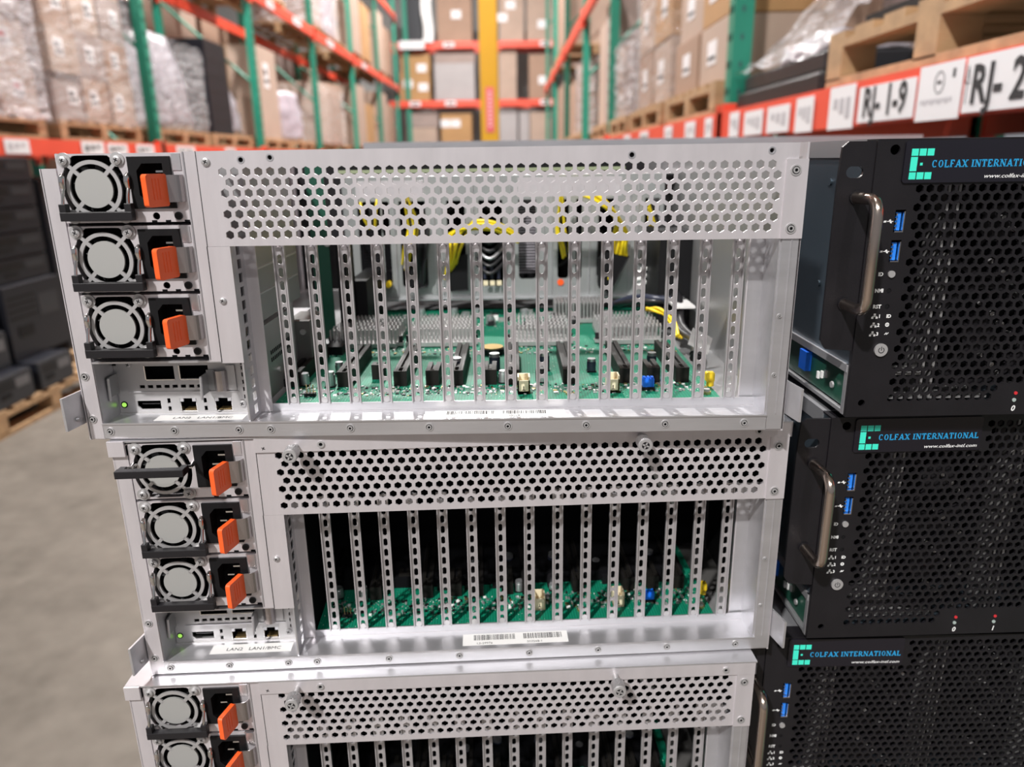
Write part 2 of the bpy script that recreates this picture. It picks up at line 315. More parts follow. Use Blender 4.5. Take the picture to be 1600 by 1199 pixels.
# ------------------------------------------------------------------ silver server: shared parts
FLOORZ = -152.0
def psu_proto(raised=False):
    r = empty('power_supply')
    b = MB()   # body and frame plate; origin = top left front corner
    hole = [(20 + 18.4 * math.cos(a), -19.5 + max(-18.3, min(18.3, 21.5 * math.sin(a)))) for a in [2 * PI * k / 44 for k in range(44)]]
    b.poly(rect(0.3, 41, -38.7, -0.3), 0, 1, 'steel', [hole])
    b.poly(rect(41, 72.2, -38.7, -0.3), 0, 1, 'steel', [circ(53, -35.3, 2.1), rect(44, 63, -29, -4)])
    for x0, x1, z0, z1 in ((0.3, 1.1, -38.7, -0.3), (71.4, 72.2, -38.7, -0.3), (0.3, 72.2, -38.7, -37.9), (0.3, 72.2, -1.1, -0.3)): b.box(x0, x1, 1, 185, z0, z1, 'steel')
    b.box(1.1, 71.4, 9, 10, -37.9, -1.1, 'void'); b.box(40.5, 42, 1, 9, -37.9, -1.1, 'void')
    b.box(66.2, 71.2, -0.5, 0, -10, -0.8, 'steel2')
    for x in (50, 58, 69): b.box(x, x + 3, -0.15, 0.2, -38.8, -37.6, 'void')
    b.build('casing', r)
    b = MB()   # fan guard
    b.ring(20, -19.5, 13.6, 15.8, -0.9, 0.3, 'satin', n=48)
    b.cyl((20, 0.3, -19.5), (20, -0.9, -19.5), 10.8, 'hub', 40)
    for k in range(4):
        a = PI / 4 + k * PI / 2; ca, sa = math.cos(a), math.sin(a)
        end = (5.0, -4.5) if k == 1 else (35.5, -4.5) if k == 0 else (5.5, -35) if k == 2 else (35, -35)
        b.box(20 + 12 * ca - 2.2, 20 + 12 * ca + 2.2, -0.9, 0.3, -19.5 + 12 * sa - 1.1, -19.5 + 12 * sa + 1.1, 'satin', Matrix.Rotation(-a, 3, 'Y'))
        L = math.hypot(end[0] - 20, end[1] + 19.5) - 14.5; mx, mz = 20 + (14.5 + L / 2) * ca, -19.5 + (14.5 + L / 2) * sa
        b.box(mx - L / 2 - .6, mx + L / 2 + .6, -0.7, 0.3, mz - 1.0, mz + 1.0, 'satin', Matrix.Rotation(-a, 3, 'Y'))
        b.disc(end[0], end[1] + (0.9 if k < 2 else -0.2), 4.0, -0.7, 0.3, 'satin', 22)
    b.build('fan_guard', r)
    b = MB(); b.cyl((20, 8, -19.5), (20, 5, -19.5), 8, 'void', 24)
    for k in range(9):
        b.box(20 - 1, 20 + 14.5, 6.0, 6.9, -19.5 - 2, -19.5 + 2, 'black', Matrix.Rotation(2 * PI * k / 9, 3, 'Y') @ Matrix.Rotation(0.6, 3, 'X'), (20, 5, -19.5))
    b.build('fan_rotor', r)
    for x, z in ((5.0, -3.9), (35.5, -3.9), (5.5, -35.0), (35.0, -35.0)):
        b = MB(); screw_geo(b, 0, 0, 2.5, -1.3); b.build('screw', r, (x * .001, -0.0006, z * .001))
    b = MB()   # power inlet
    cav = [(49.5, -6.0), (61, -6.0), (61, -27.5), (49.5, -27.5), (46, -23.5), (46, -10)]
    b.poly([(41.3, -2.2), (65.4, -2.2), (65.8, -31), (41.3, -31)], -1.6, 0.4, 'black', [cav])
    b.poly([(p[0] * 1.04 - 2.1, p[1] * 1.04 + .6) for p in cav], 11, 12, 'void'); b.poly([(p[0] + (-.4 if p[0] < 53 else .4), p[1] + (.4 if p[1] > -17 else -.4)) for p in cav], 0.4, 12, 'black', [cav])
    for x, z in ((53, -16.7), (57.3, -10.5), (57.3, -23)): b.box(x - 2.2, x + 2.2, 2.5, 11, z - .5, z + .5, 'chrome')
    b.build('power_inlet', r)
    b = MB()   # bent latch spring
    path = [(71.6, 0.2), (71.3, -1.6), (70.6, -3.2), (69.4, -4.2), (68.0, -4.6), (61.0, -5.4)]
    for i in range(len(path) - 1):
        (xa, ya), (xb, yb) = path[i], path[i + 1]
        vs = [(xa, ya, -12.4), (xb, yb, -12.4), (xb, yb, -27.4), (xa, ya, -27.4), (xa, ya + .6, -12.4), (xb, yb + .6, -12.4), (xb, yb + .6, -27.4), (xa, ya + .6, -27.4)]
        b.add(vs, [(0, 1, 2, 3)[::-1], (4, 5, 6, 7), (0, 4, 5, 1)[::-1], (2, 6, 7, 3)[::-1]], 'spring', False)
    b.build('latch_spring', r)
    b = MB()
    rt = Matrix.Rotation(math.radians(74), 3, 'Z')
    b2 = MB(); b2.rbox(-8.2, 8.2, -1.6, 1.6, -8.9, 8.9, 'orange', 1.8); 
    for i in range(3): b2.box(-3.4 + i * 2.4, -2.7 + i * 2.4, -1.85, -1.5, -5, 6.5, 'orange')
    for i in range(len(b2.v)): b2.v[i] = tuple(rt @ Vector(b2.v[i]) + Vector((60.2, -12.2, -20.6)))
    b2.build('release_tab', r, bevel=0.8)['label'] = 'orange release tab'
    b = MB(); b.cyl((66, 0.3, -35.3), (66, -0.9, -35.3), 2.3, 'darkgrey', 20); b.cyl((66, -0.8, -35.3), (66, -1.1, -35.3), 1.5, 'black', 16); b.build('status_light', r)
    b = MB()   # pull handle
    def place(y, z):   # hanging coordinates around the pivot (z = -15)
        return (y, z) if not raised else ((z + 15) * 1.0 - 2, -15 - (y + 2) * 1.0)
    def P3(x, y, z):
        yy, zz = place(y, z); return (x, yy, zz)
    for x in (3.4, 40.6):
        b.tube([P3(x, -1, -11.5), P3(x, -2.8, -13), P3(x, -3.2, -16), P3(x, -2.6, -20)], [1.2, 1.8, 1.8, 1.1], 'chrome')
        b.tube([P3(x, -2.8, -19), P3(x, -4.8, -24), P3(x, -6, -29)], 1.0, 'chrome')
        yy0, zz0 = place(-7.5, -36.0); yy1, zz1 = place(-3.0, -27.6)
        b.box(x - 1.9, x + 2.1, min(yy0, yy1), max(yy0, yy1), min(zz0, zz1), max(zz0, zz1), 'darkgrey')
    yy0, zz0 = place(-7.8, -37.2); yy1, zz1 = place(-3.0, -32.2)
    b.box(1.5, 42.7, min(yy0, yy1), max(yy0, yy1), min(zz0, zz1), max(zz0, zz1), 'darkgrey')
    b.build('pull_handle', r, bevel=1.0)
    return r

def slot_divider_mesh():
    b = MB(); L0, L1 = -147.0, -40.5; w = 3.75
    n = 13; pz = (L1 - L0) / n
    for k in range(n):
        zc = L0 + pz * (k + 0.5)
        if k in (0, n - 1) and True:
            pass
        hz = pz * 0.37; r = 1.45
        hole = [(r * math.cos(a), zc + (hz - r if math.sin(a) > 0 else -(hz - r)) + r * math.sin(a)) for a in [2 * PI * (i + .5) / 12 for i in range(12)]]
        b.poly(rect(-w, w, L0 + pz * k, L0 + pz * (k + 1)), 0.0, 0.9, 'strip', [hole])
    b.box(-w, -w + .8, -1.6, 0, L0, L1, 'strip'); b.box(w - .8, w, -1.6, 0, L0, L1, 'strip')   # rolled edges
    b.box(-2.2, -1.9, -.4, 0, L0 + 3, L1, 'strip2'); b.box(1.9, 2.2, -.4, 0, L0 + 3, L1, 'strip2')
    b.box(-1, 1, 0, 3, L1 - .8, L1, 'strip')
    b.cyl((0, -.1, L0 + 2.6), (0, -.7, L0 + 2.6), 2.1, 'strip2', 16); b.cyl((0, -.1, -46.0), (0, -.9, -46.6), 2.4, 'strip', 16, r1=1.9)
    return b

def perforated_panel():
    b = MB(); px, pz, R = 6.807, 5.883, 2.62; y0, y1 = 0, 1.2
    rows = [(-pz * i, (0 if i % 2 == 0 else px / 2), 47) for i in range(7)]
    rows = [(z, x, n) for z, x, n in rows]
    X0, X1 = -14, 328
    hexgrid(b, rows, px, pz, R, X0, X1, y0, y1, 'steel')
    zt = pz / 2; zb = -6.5 * pz
    b.poly([(-14, zt), (321, zt), (328, zt), (328, 11.6), (-14, 11.6)], y0, y1, 'steel', [circ(11.2, 6.6, 1.5), circ(27.8, 7.6, 1.3), circ(233, 6.2, 1.5), circ(312.3, 7.5, 1.3)])
    for x, z in ((11.2, 6.6), (27.8, 7.6), (233, 6.2), (312.3, 7.5)): b.ring(x, z, 1.4, 2.2, -0.2, 0.1, 'steel2', n=14); b.disc(x, z, 1.8, 1.3, 1.6, 'void', 12)  # dark discs added behind, so the holes stay black
    b.box(X0, X1, y0, y1, -41.8, zb, 'steel')
    b.box(X0, X1, y1, 14, 10.6, 11.6, 'steel')
    b.box(321, 333.4, -1.1, -0.02, -41.9, 2.8, 'steel')       # riveted tab
    b.box(-14.25, -13.9, -0.15, 0.5, -41.8, 11.6, 'void')
    return b

def build_shell(root):
    b = MB()
    D = 700
    # sheet sides, floor, rear
    b.box(-104.2, -103.0, 0, D, -161.6, 3.2, 'steel'); b.box(332.2, 333.4, 0, D, -161.6, 11.8, 'steel'); b.box(330.6, 331.6, 30, 500, -152, 8, 'steelin')
    b.box(-103, 332.2, 1, D, -161.6, -160.6, 'steel'); b.box(-103, 332.2, 26, D, FLOORZ - 1, FLOORZ, 'steelin'); b.box(-103, 332.2, 22, 26, FLOORZ - 1, FLOORZ, 'steel'); b.box(-103, 332.2, D - 1, D, -160, -20, 'steel')
    # front flanges
    b.box(-103.6, -94.6, 0, 1.2, -161.0, 3.2, 'steel'); b.box(322.4, 333.2, 0, 1.2, -160.4, -41.9, 'steel2')
    b.box(327.7, 328.3, -0.5, 0, -150.2, -41.9, 'steel2')
    b.box(-94.8, 322.6, 0, 1.2, -160.8, -151.0, 'steel2'); b.box(-94.8, 322.6, -0.7, 0.6, -151.6, -150.6, 'steel2')
    b.box(-94.8, 322.6, 1.2, 23, FLOORZ - .8, FLOORZ, 'steel2')     # shelf behind the lip
    b.box(-94.9, -94.1, 1, 24, FLOORZ, -111.5, 'steel2')            # inner cheek of the port bay
    b.box(321.2, 322.6, 1, 26, FLOORZ, -41.9, 'steel2')
    b.box(312.5, 322, 25.6, 26.4, FLOORZ, -42, 'steel2'); b.box(311.8, 312.6, 25.6, 30, FLOORZ, -42, 'steel')
    b.box(318.6, 333, 26.4, 27, -150, -42, 'steel')
    # column between power supplies and perforated panel
    b.box(-21.6, -14.3, 0, 1.2, -111.6, 11.6, 'steel'); b.box(-21.6, -21.0, -0.6, 0, -110, 11.6, 'steel2'); b.box(-22, -21.4, 0.2, 180, -111, 11, 'steel')
    b.box(-14.3, -1.0, 0.1, 1.2, -112.6, -41.9, 'steel'); b.box(-14.6, -14.2, -0.1, 1, -112, -41.8, 'void')
    b.box(-94.6, -3, 0.3, 170, -112.2, -111.0, 'steel2')            # tray under the supplies
    b.box(-94.8, -94.0, 2, 180, -111, 11.4, 'steel')
    # top rail of the slot window and rail at its foot
    b.box(2, 322, 23.2, 24.2, -151.9, -146.6, 'steel2')
    b.build('chassis_body', root)
    # slotted cheek between port bay and slots
    b = MB(); zz = -150.5
    b.box(-2.4, -1.4, 0.6, 10, -151.8, -41.9, 'steel2'); b.box(-2.4, -1.4, 16, 22, -151.8, -41.9, 'steel2')
    while zz < -42:
        b.box(-2.4, -1.4, 10, 16, zz - 1.3, min(zz + 1.3, -41.9), 'steel2'); zz += 8.4
    b.box(-2.4, 6, 22, 23, -151.8, -41.9, 'steel'); b.build('divider_cheek', root)
    # port panel
    io = MB(); yi = 22.0
    holes = [rect(-73.6, -55.2, -128.6, -119.8), rect(-51.2, -33.0, -128.4, -119.6), [(-82, -143.2), (-66.8, -143.2), (-66.8, -148.9), (-79.6, -148.9), (-82, -146.6)],
             rect(-54.2, -43.4, -151.0, -141.8), rect(-31.4, -20.2, -150.8, -141.8), circ(-90.7, -145.6, 1.9)]
    for x in (-61.3, -37.6): holes += [rect(x - 1.0, x + 1.0, -145.0, -141.7), rect(x - 1.0, x + 1.0, -150.3, -147.2)]
    for i in range(9): x = -77.2 + i * 5.35; holes.append(rect(x - 1.7, x + 1.7, -134.6, -132.5))
    for z in (-118, -121.5, -126, -131, -136, -141): holes.append(rect(-11.8, -10.9, z - 1.5, z + 1.2))
    io.poly(rect(-94, -2.5, FLOORZ, -112.2), yi, yi + 1, 'satin', holes)
    io.box(-86, -14.5, yi - 0.8, yi, -137.6, -137.0, 'steel2'); io.box(-93, -3, yi + 14, yi + 15, -152, -112.5, 'void')
    io.box(-96, -92, yi - .6, yi, -119, -116.2, 'void')
    io.box(-95, -3, yi - 1.2, yi, -153, -151.2, 'satin')
    iop = io.build('port_panel', root)
    b = MB(); b.cyl((-90.7, yi + .5, -145.6), (-90.7, yi - .6, -145.6), 1.5, 'ledgreen', 14); b.ring(-90.7, -145.6, 1.5, 2.3, yi - .3, yi + .2, 'black', n=14); b.build('indicator_light', iop)
    for x0, x1 in ((-54.2, -43.4), (-31.4, -20.2)):
        b = MB(); b.box(x0, x1, yi + 1, yi + 12, -151.0, -150.5, 'chrome'); b.box(x0, x0 + .5, yi + .2, yi + 12, -151, -142, 'chrome'); b.box(x1 - .5, x1, yi + .2, yi + 12, -151, -142, 'chrome')
        b.box(x0 + .5, x1 - .5, yi + 10, yi + 11, -150.5, -141.8, 'void'); b.box(x0 + .2, x0 + 2.6, yi - .1, yi + 1, -144.0, -141.6, 'steel2'); b.box(x1 - 2.6, x1 - .2, yi - .1, yi + 1, -144.0, -141.6, 'steel2')
        for k in range(8): b.box(x0 + 2 + k * .95, x0 + 2.4 + k * .95, yi + 1.5, yi + 8, -150.2, -149.7, 'gold')
        b.build('network_port', iop)
    b = MB(); b.box(-80, -68.5, yi + 2, yi + 9, -146.2, -145.4, 'darkgrey'); b.box(-82, -66.8, yi + 9, yi + 10, -149, -143, 'void'); b.build('display_port', iop)
    for x0, x1 in ((-73.6, -55.2), (-51.2, -33.0)):
        b = MB(); b.box(x0 - .6, x1 + .6, yi + 9, yi + 10, -129, -119, 'void'); b.box(x0 - .7, x0, yi - .5, yi + 9, -128.8, -119.4, 'chrome'); b.box(x0, x1, yi - .5, yi + 9, -129.2, -128.6, 'chrome'); b.build('module_cage', iop)
    for x in (-93.2, -34.5):        # card ejector levers
        b = MB(); b.tube([(x, yi - 11, -139.5), (x + .4, yi - 11, -132), (x + .8, yi - 11, -124.6)], .9, 'steel2', 8)
        b.box(x + .2, x + 1.0, yi - 10.6, yi, -137, -124.2, 'steelin'); b.build('ejector_lever', iop)
    b = MB()
    for k in range(6):
        a0, a1 = math.radians(200 + k * 25), math.radians(225 + k * 25)
        b.add([(-25 + 4.4 * math.cos(a), yi - 1 + 4.4 * math.sin(a), z) for z in (-136, -122.5) for a in (a0, a1)], [(0, 1, 3, 2)], 'spring', True)
    b.box(-34, -29, yi - 1.2, yi - .6, -136, -122.5, 'steelin'); b.box(-21.5, -15.5, yi - 1.2, yi - .6, -136, -119.5, 'satin'); b.build('card_bracket', iop)
    b = MB(); screw_geo(b, 0, 0, 2.4); b.build('port_screw', iop, (-.0133, yi * .001, -.1458))
    b = MB(); screw_geo(b, 0, 0, 2.0); b.build('port_screw', iop, (-.084, yi * .001, -.1185))
    # dividers
    mesh = slot_divider_mesh().build('slot_divider', root, ((20.098) * .001, .0235, 0)); mesh['label'] = 'slotted upright strip'
    for k in range(1, 15):
        c = mesh.copy(); COL.objects.link(c); c.parent = root; c.location.x = (20.098 + 20.32 * k) * .001
    # rivets
    rb = MB(); rivet_geo(rb, 0, 0); rv = rb.build('rivet', root, (-.0905, 0, -.1562))
    pts = [(-50, -156.1), (-9.2, -156.1), (10.8, -156), (61, -156), (110.7, -156), (160.2, -156), (209.5, -156), (259.1, -156), (308.8, -156), (-100.1, -120), (-100.1, -147.8)]
    for x, z in pts: c = rv.copy(); COL.objects.link(c); c.parent = root; c.location = (x * .001, 0, z * .001)
    for x, z in ((326.4, -3.4), (326.4, -36)): c = rv.copy(); COL.objects.link(c); c.parent = root; c.location = (x * .001, -.0011, z * .001); c.scale = (1.15, 1, 1.15)
    for z in (-88, -125): c = rv.copy(); COL.objects.link(c); c.parent = root; c.location = (.3248, 0, z * .001); c.scale = (.55, 1, .55)
    b = MB(); screw_geo(b, 0, 0, 2.0); sc = b.build('flat_screw', root, (-.009, 0, -.074))
    c = sc.copy(); COL.objects.link(c); c.parent = root; c.location = (-.0088, 0, .0057); c.scale = (1.2, 1, 1.2)
    # rack rail ends sticking out beside the foot of the case
    for sx, nm in ((-1, 'rail_end'), (1, 'rail_end')):
        b = MB(); x0 = -104.6 if sx < 0 else 333.6; xo = x0 + sx * 5
        vs = [(xo, -14, -151), (xo, -14, -130), (x0, 8, -129), (x0, 8, -150), (xo + 1.4, -14, -151), (xo + 1.4, -14, -130), (x0 + 1.4, 8, -129), (x0 + 1.4, 8, -150)]
        if sx > 0: vs = [(v[0] - 1.4, v[1], v[2]) for v in vs]
        b.add(vs, [(0, 1, 2, 3), (4, 7, 6, 5), (0, 4, 5, 1), (2, 6, 7, 3), (1, 5, 6, 2), (0, 3, 7, 4)], 'steel2')
        xa = x0 if sx < 0 else x0 - 1.4
        b.box(xa, xa + 1.4, 8, 120, -150, -129, 'steel2'); b.cyl((x0 + sx * 3, -5, -146), (x0 + sx * 3 + 3.0, -5, -146), 1.7, 'steel2', 12)
        b.build(nm, root)

def barcode_label(root, w, y0, y1, x0, codes, name='barcode_label'):
    b = MB(); z = FLOORZ + .05; b.box(x0, x0 + w, y0, y1, z, z + .15, 'sticker')
    for cx, cw in codes:
        x = cx
        while x < cx + cw:
            t = random.choice((.3, .45, .7)); b.box(x, x + t, y0 + (y1 - y0) * .42, y1 - 1.4, z + .15, z + .22, 'ink'); x += t + random.choice((.35, .5, .8))
    b.text('L2-29976', codes[0][0] + 2, z + .16, 3.0, y0 + 1.0, 'ink', plane='xy', extr=.03)
    b.text('203568-1', codes[1][0] + 2, z + .16, 3.0, y0 + 1.0, 'ink', plane='xy', extr=.03)
    return b.build(name, root)

def motherboard(root, lit):
    pb = MB(); zb = -147.2
    pb.box(6.5, 300, 24.5, 345, zb - 1.6, zb, 'pcb')
    mb = pb.build('motherboard', root)
    # x16 slots, black with a groove
    def slot(x, y, L, nm='expansion_slot'):
        b = MB(); w = 4.6; h = 11
        b.box(-w, w, 0, L, 0, h - 2.4, 'blackrib'); b.box(-w, -1.3, 0, L, h - 2.4, h, 'blackrib'); b.box(1.3, w, 0, L, h - 2.4, h, 'blackrib'); b.box(-1.3, 1.3, 0, 1.2, h - 2.4, h, 'blackrib'); b.box(-1.3, 1.3, L * .12, L * .12 + 1.6, h - 2.4, h, 'blackrib')
        if L > 60:
            b.box(-w + .6, -w + 1.2, 1, L - 1, h, h + .12, 'darkgrey'); b.box(w - 1.2, w - .6, 1, L - 1, h, h + .12, 'darkgrey'); b.box(-2.5, 2.5, L, L + 6, 0, h - 3, 'blackrib')
        return b.build(nm, mb, (x * .001, y * .001, zb * .001))
    for k in range(7): slot(45 + 39.6 * k, 60, 84)
    slot(5.6 + 4, 62, 84, 'expansion_slot')
    for x in (107, 147.5, 262.5): slot(x, 61, 24, 'short_expansion_slot')
    slot(66, 78, 9, 'short_expansion_slot')
    # heatsinks
    def sink(x0, x1, y0, y1, h=20):
        b = MB(); b.box(x0, x1, y0 - 2, y1, zb + 1, zb + 4.5, 'alu'); n = int((x1 - x0) / 3.3)
        for i in range(n + 1):
            x = x0 + .5 + (x1 - x0 - 1) * i / n
            for j in range(10):
                y = y0 + (y1 - y0 - 5) * j / 9; b.box(x - .45 + (.5 if j % 2 else -.5), x + .45 + (.5 if j % 2 else -.5), y, y + 3.2, zb + 4.5, zb + h - 4, 'alu')
        for sx in (x0 - 4, x1): b.box(sx, sx + 4, y0 + 4, y0 + 12, zb + 1, zb + 3.5, 'alu'); b.cyl((sx + 2, y0 + 8, zb + 3.5), (sx + 2, y0 + 8, zb + 9), 1.8, 'darkgrey', 10)
        b.build('heatsink', mb)
    sink(10, 66, 172, 238); sink(76, 130, 174, 240); sink(162, 211, 172, 238); sink(238, 290, 174, 240)
    sink(205, 250, 262, 300, 24)
    rnd = random.Random(3)
    for x, y, r, h, m in ((15.8, 66, 3.4, 9, 'capsilver'), (35, 62, 3.6, 11, 'capsilver'), (34, 96, 3.2, 9, 'capsilver'), (184, 72, 4.2, 9, 'darkgrey'), (184, 66, 3.4, 5, 'capsilver'), (157, 66, 3.4, 9, 'capsilver'), (122, 92, 4, 12, 'capblue'),
                          (150, 100, 4.2, 13, 'capblue'), (187, 98, 4.2, 14, 'capblue'), (222, 92, 3.4, 10, 'capblue'), (268, 100, 3.6, 12, 'capblue'), (95, 260, 4, 9, 'capsilver'), (62, 268, 4, 9, 'capsilver'), (118, 275, 4, 10, 'capsilver'), (142, 262, 4, 9, 'capsilver'), (256, 262, 5, 12, 'capsilver'), (72, 300, 4, 9, 'capsilver'), (105, 300, 4, 9, 'capsilver'), (128, 296, 4, 9, 'capsilver'), (176, 290, 4, 9, 'capsilver'), (30, 275, 4, 9, 'capsilver')):
        b = MB(); b.cyl((x, y, zb), (x, y, zb + h * .8), r, m, 18); b.cyl((x, y, zb + h * .8), (x, y, zb + h), r * .9, 'capsilver' if m != 'darkgrey' else 'darkgrey', 18); b.box(x - r, x + r, y - r, y + r, zb, zb + 1, 'black'); b.build('capacitor', mb)
    # cream headers, blue header, yellow header, small black header
    for x in (171, 231.2):
        b = MB(); w = 4.2
        b.box(x - w, x + w, 38, 39, zb, zb + 9.5, 'cream'); b.box(x - w, x + w, 47, 48, zb, zb + 12, 'cream'); b.box(x - w, x - w + 1, 38, 48, zb, zb + 12, 'cream'); b.box(x + w - 1, x + w, 38, 48, zb, zb + 12, 'cream'); b.box(x - w, x + w, 38, 48, zb, zb + 2, 'cream')
        b.box(x - 1.1, x + 1.1, 37.9, 38.05, zb + 2.6, zb + 3.1, 'ink'); b.box(x - .4, x + .2, 37.9, 38.05, zb + 2.6, zb + 5.6, 'ink')
        for dx in (-1.5, 1.5): b.box(x + dx - .3, x + dx + .3, 43, 43.6, zb + 2, zb + 9, 'gold')
        b.build('cream_connector', mb)
    b = MB(); b.box(251.5, 260, 42, 48, zb, zb + 2.5, 'black'); b.box(252, 259.5, 42.4, 47.6, zb + 2.5, zb + 8, 'blue')
    for i in range(3): b.box(252.2 + i * 2.6, 254 + i * 2.6, 43, 47, zb + 8, zb + 9.2, 'blue')
    b.build('blue_jumper_block', mb)
    b = MB(); b.cyl((300, 52, zb), (300, 52, zb + 4), 2.6, 'yplastic', 14); b.rbox(296.5, 302.5, 50, 54, zb + 3, zb + 10, 'yplastic', 1.2); b.build('yellow_connector', mb)
    b = MB(); b.box(22.5, 30, 38, 42, zb, zb + 2.5, 'black')
    for i in range(3): b.box(24 + i * 2.2, 24.5 + i * 2.2, 39.6, 40.2, zb, zb + 8, 'gold')
    b.build('pin_header', mb)
    b = MB(); b.cyl((147, 150, zb), (147, 150, zb + 5), 10, 'darkgrey', 28); b.cyl((147, 150, zb + 5), (147, 150, zb + 6), 9, 'gold', 28); b.build('coin_battery', mb)
    b = MB(); b.cyl((202, 36, zb), (202, 36, zb + 1.6), 3.0, 'gold', 16); b.cyl((202, 36, zb + 1.6), (202, 36, zb + 3.4), 2.2, 'satin', 12); b.build('board_screw', mb)
    b = MB(); b.cyl((293, 34, zb), (293, 34, zb + 1.6), 3.0, 'gold', 16); b.cyl((293, 34, zb + 1.6), (293, 34, zb + 3.4), 2.2, 'satin', 12); b.build('board_screw', mb)
    # uncountable little parts of the board
    b = MB()
    for _ in range(2300):
        x = rnd.uniform(12, 296); y = rnd.choice((rnd.uniform(37, 59), rnd.uniform(40, 59), rnd.uniform(146, 170), rnd.uniform(242, 320)))
        w, d, h = rnd.choice(((.8, .4, .3), (.4, .8, .3), (1.1, .6, .4), (.6, 1.1, .4), (.8, .4, .3), (.4, .8, .3), (2.2, 2.2, .7), (1.4, 2.6, .7)))
        if y < 60 and rnd.random() < .12: continue
        b.box(x, x + w, y, y + d, zb, zb + h, rnd.choice(('capsilver', 'sticker', 'black', 'gold', 'capsilver', 'darkgrey', 'alu')))
    for _ in range(34):
        x = rnd.uniform(140, 250); y = rnd.uniform(244, 320); b.box(x, x + 6, y, y + 6, zb, zb + rnd.uniform(2, 6), rnd.choice(('darkgrey', 'sticker', 'alu')))
    tag(b.build('small_components', mb), kind='stuff')
    return mb

def bundle(name, root, paths, mats, r=1.3):
    b = MB()
    for i, p in enumerate(paths):
        m = mats[i % len(mats)]; q = []
        P = [Vector(v) for v in p]
        # Catmull-Rom smoothing
        for k in range(len(P) - 1):
            p0, p1, p2, p3 = P[max(k - 1, 0)], P[k], P[k + 1], P[min(k + 2, len(P) - 1)]
            for t in (0, .25, .5, .75):
                q.append(0.5 * ((2 * p1) + (-p0 + p2) * t + (2 * p0 - 5 * p1 + 4 * p2 - p3) * t * t + (-p0 + 3 * p1 - 3 * p2 + p3) * t ** 3))
        q.append(P[-1]); b.tube(q, r, m, 7)
    return b.build(name, root)

